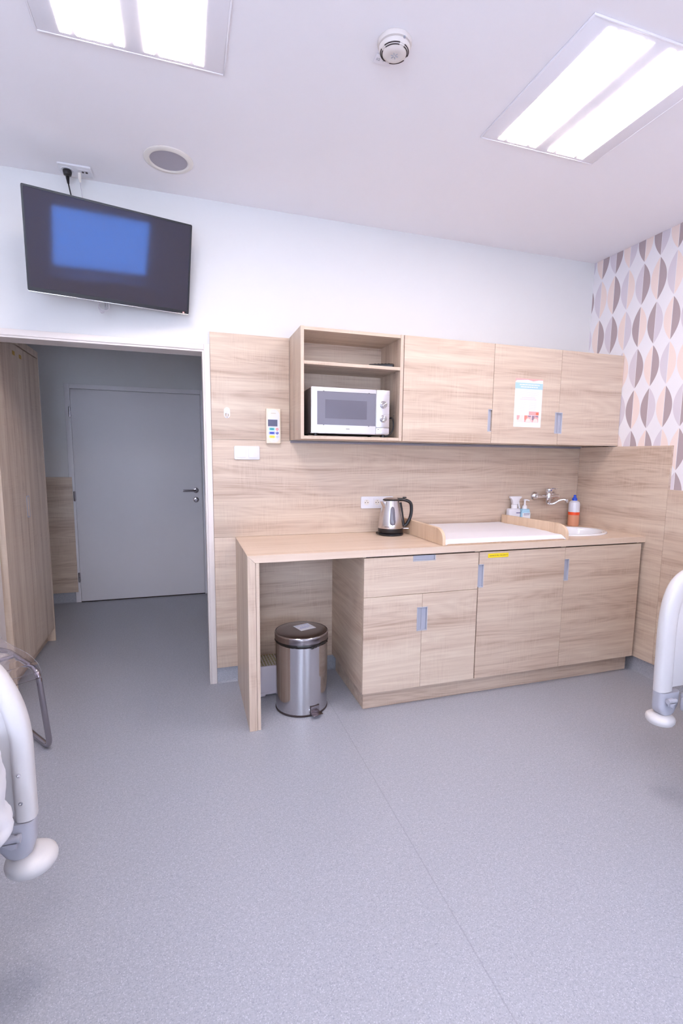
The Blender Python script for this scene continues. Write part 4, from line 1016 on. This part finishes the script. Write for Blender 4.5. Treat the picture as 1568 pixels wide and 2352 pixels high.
# ================================================================== HOSPITAL BEDS
def bed(xe, s, ye, label, cw, br, cprof, screws):
    """xe: outer edge of the visible corner column, s: direction from there to the bed's middle, ye: plane of the foot board"""
    t = Thing('hospital_bed', label, 'bed', (xe+s*.46, ye-1.0, 0), 'hospital beds on either side')
    wd_ = .92; zt, zb = .965, .452
    X = lambda a: xe + s*a
    # rounded rim swept along the centre line of column and top rail
    cl = []; rad = []
    cc = cprof + [(wd_-a, z) for a, z in cprof[::-1][1:]]
    pts = [Vector((X(a), ye, z)) for a, z in cc]
    sm_ = []
    for i in range(len(pts)-1):
        p0, p1, p2, p3 = pts[max(i-1, 0)], pts[i], pts[i+1], pts[min(i+2, len(pts)-1)]
        for k in range(4):
            q = k/4; sm_.append(.5*((2*p1)+(-p0+p2)*q+(2*p0-5*p1+4*p2-p3)*q*q+(-p0+3*p1-3*p2+p3)*q**3))
    sm_.append(pts[-1])
    N = len(sm_); rads = []
    for i in range(N):
        q = min(i, N-1-i)/(N/2); rads.append(cw)
    rim = B()
    # oval section: wide across the board plane, thinner in depth
    b = bmesh.new(); rings = []; sg = 20
    for i, p in enumerate(sm_):
        tg = (sm_[min(i+1, N-1)]-sm_[max(i-1, 0)]).normalized(); nrm = Vector((0, 1, 0)); sd = tg.cross(nrm).normalized()
        rings.append([b.verts.new(p + sd*rads[i]*math.copysign(abs(cos(2*pi*k/sg))**.75, cos(2*pi*k/sg)) + nrm*.027*math.copysign(abs(sin(2*pi*k/sg))**.8, sin(2*pi*k/sg))) for k in range(sg)])
    for i in range(N-1):
        for k in range(sg): b.faces.new((rings[i][k], rings[i][(k+1) % sg], rings[i+1][(k+1) % sg], rings[i+1][k]))
    b.faces.new(rings[0][::-1]); b.faces.new(rings[-1]); rim._take(b)
    fb = t.p('foot_board', rim, M['bedwhite'], smooth=50)
    # recessed inner panel with a grip hole below the top rail
    half = [(a_+cw*.5, max(z_, .462)) for a_, z_ in cprof if z_ < .92]
    pn_out = [(X(a_), z_-(.0 if z_ < .8 else .012)) for a_, z_ in half] + [(X(wd_-a_), z_-(.0 if z_ < .8 else .012)) for a_, z_ in half[::-1]]
    hole = lambda a0, a1: [(X(a), z) for a, z in rrect(a0, a1, .835, .885, .016, 4)]
    pn = B().holed(pn_out, [hole(.098, .34), hole(.58, wd_-.098)] if cw > .03 else [hole(.14, .36), hole(.56, wd_-.14)], 'y', ye-.009, ye+.009)
    t.p('inner_panel', pn, M['bedwhite'], fb)
    for z in screws:
        t.p('screw', B().lathe([(0, 0), (.0052, 0), (.0048, .0025), (.002, .0028), (.002, .001), (0, .001)], (X(cw+.003), ye-.0268, z), 16, 'y'), M['chrome'], fb)
    for q, sg_ in ((0, 1), (wd_, -1)):
        XX = lambda a: xe + s*(q + sg_*a)
        lo, hi = sorted((XX(.010), XX(.112)))
        def lp(a0, a1, r, z):
            x0_, x1_ = sorted((XX(a0), XX(a1))); return [Vector((x, y, z)) for x, y in rrect(x0_, x1_, ye-.029, ye+.027, r, 5)]
        e = .118 if cw > .03 else .098; i0 = .014 if cw > .03 else .003
        cb = t.p('corner_bracket', loft([lp(i0+.020, e-.038, .012, .352), lp(i0+.010, e-.024, .014, .360), lp(i0+.002, e-.006, .018, .385), lp(i0, e, .020, .41), lp(i0, e, .020, .449)], None, True, True), M['bedgrey'])
        lv = B()
        a = XX(.075); c_ = XX(.035); yl_ = ye-.042
        lv.tube([(a, yl_, .420), (c_, yl_, .421)], .0085, 14).tube([(XX(.036), yl_, .421), (XX(.029), yl_, .4212)], .0105, 14)
        lv.prism([(XX(.070), .411), (XX(.038), .411), (XX(.038), .398), (XX(.050), .394)][::1], 'y', ye-.048, ye-.036, .001, 1)
        lv.box(min(XX(.066), XX(.044)), max(XX(.066), XX(.044)), ye-.040, ye-.0292, .400, .428, .002)
        t.p('release_lever', lv, M['bedgrey'], cb)
        bxx, byy = XX(.047 if cw > .03 else .020), ye-.002
        k_ = br/.056
        bp = B().lathe([(r__*k_, .329+(z__-.329)*k_) for r__, z__ in [(0, .308), (.030, .308), (.049, .312), (.0545, .320), (.056, .329), (.0535, .338), (.045, .345), (.030, .350), (.018, .3515), (0, .3515)]], (bxx, byy, 0), 48)
        t.p('corner_bumper', bp, M['bedwhite'], cb)
    # chassis, castors, mattress platform (mostly outside the frame, but it shades the floor)
    xa, xb = sorted((X(.06), X(wd_-.06)))
    fr = B().box(xa+.05, xb-.05, ye-.05, ye-.030, .385, .445, .006)
    fr.box(xa+.02, xa+.06, ye-2.02, ye-.055, .385, .44, .006).box(xb-.06, xb-.02, ye-2.02, ye-.055, .385, .44, .006).box(xa+.05, xb-.05, ye-2.06, ye-2.02, .385, .44, .006)
    t.p('bed_frame', fr, M['bedgrey'])
    ch = B().box(xa+.12, xb-.12, ye-1.75, ye-.35, .15, .20, .01).box(xa+.3, xb-.3, ye-.75, ye-.6, .2, .39, .01).box(xa+.3, xb-.3, ye-1.5, ye-1.35, .2, .39, .01)
    t.p('chassis', ch, M['bedgrey'])
    for x in (xa+.14, xb-.14):
        for y in (ye-.42, ye-1.68):
            w = B().lathe([(0, -.022), (.05, -.022), (.055, -.014), (.055, .014), (.05, .022), (0, .022)], (x, y, .056), 32, 'x').box(x-.03, x+.03, y-.03, y+.03, .115, .15, .006)
            t.p('castor', w, M['greyp'])
    t.p('mattress', B().box(xa+.075, xb-.075, ye-2.0, ye-.075, .447, .655, .03, 3), M['linen'])
    hb = B().prism([(xa-.05, .45), (xb+.05, .45), (xb+.05, 1.0), (xb-.02, 1.08), (xa+.02, 1.08), (xa-.05, 1.0)], 'y', ye-2.13, ye-2.085, .012, 3)
    t.p('head_board', hb, M['bedwhite'])
    return t
BLX, BLY = -3.218, -1.645
bed(BLX, -1, BLY, 'white hospital bed at the left edge with crumpled white bedding', .0245, .0620,
    [(.0235, .452), (.0235, .52), (.0235, .60), (.0245, .68), (.036, .752), (.058, .815), (.082, .858), (.125, .900), (.19, .925), (.30, .938), (.46, .940)], (.506, .583))
BRX, BRY = -1.012, -1.585
bed(BRX, 1, BRY, 'white hospital bed at the right edge with bare rounded foot board', .038, .056,
    [(.047, .452), (.044, .52), (.042, .60), (.040, .70), (.044, .78), (.056, .84), (.078, .885), (.115, .915), (.17, .930), (.30, .938), (.46, .940)], ())
# duvet on the left bed: crumpled, hanging over the near side
prof = [(-.56, .566), (-.56, .60), (-.45, .635), (-.30, .64), (-.16, .635), (-.10, .628), (-.06, .612), (-.034, .58), (-.020, .54), (-.012, .50), (-.010, .46), (-.014, .42), (-.024, .385), (-.040, .372), (-.054, .385), (-.058, .43), (-.060, .50), (-.072, .555), (-.098, .566), (-.2, .566), (-.4, .566)]
def duvet(u, v):
    f = u*len(prof); i = int(f) % len(prof); q = f-int(f); a, b = prof[i], prof[(i+1) % len(prof)]
    x = a[0]*(1-q)+b[0]*q; z = a[1]*(1-q)+b[1]*q; y = -.075 - v*1.5
    n = noise.noise(Vector((x*9, y*7, z*9+3)))*.020 + noise.noise(Vector((x*20, y*17, z*16)))*.011
    out = 1 if u*len(prof) < 14 else 0
    end = max(0, 1-v*1.5/.07)
    if z > .57: z += n*out - end*.02
    if x > -.10 and out: x += n*1.2 - end*.028
    if z < .57 and out: z += .02*sin(y*19)
    return Vector((BLX+x-.001, BLY+y+n*.2, (max(z, z*.45+.245) if z < .56 else z)+.112))
b = bmesh.new(); NU, NV = 84, 96
R_ = [[b.verts.new(duvet(i/NU, j/NV)) for i in range(NU)] for j in range(NV+1)]
for j in range(NV):
    for i in range(NU): b.faces.new((R_[j][i], R_[j][(i+1) % NU], R_[j+1][(i+1) % NU], R_[j+1][i]))
b.faces.new(R_[0][::-1]); b.faces.new(R_[-1]); dvb = B(); dvb._take(b)
single('duvet', dvb, M['linen'], 'crumpled white duvet hanging over the side of the left bed', 'bedding', (BLX-.3, BLY-.8, .56), smooth=70)
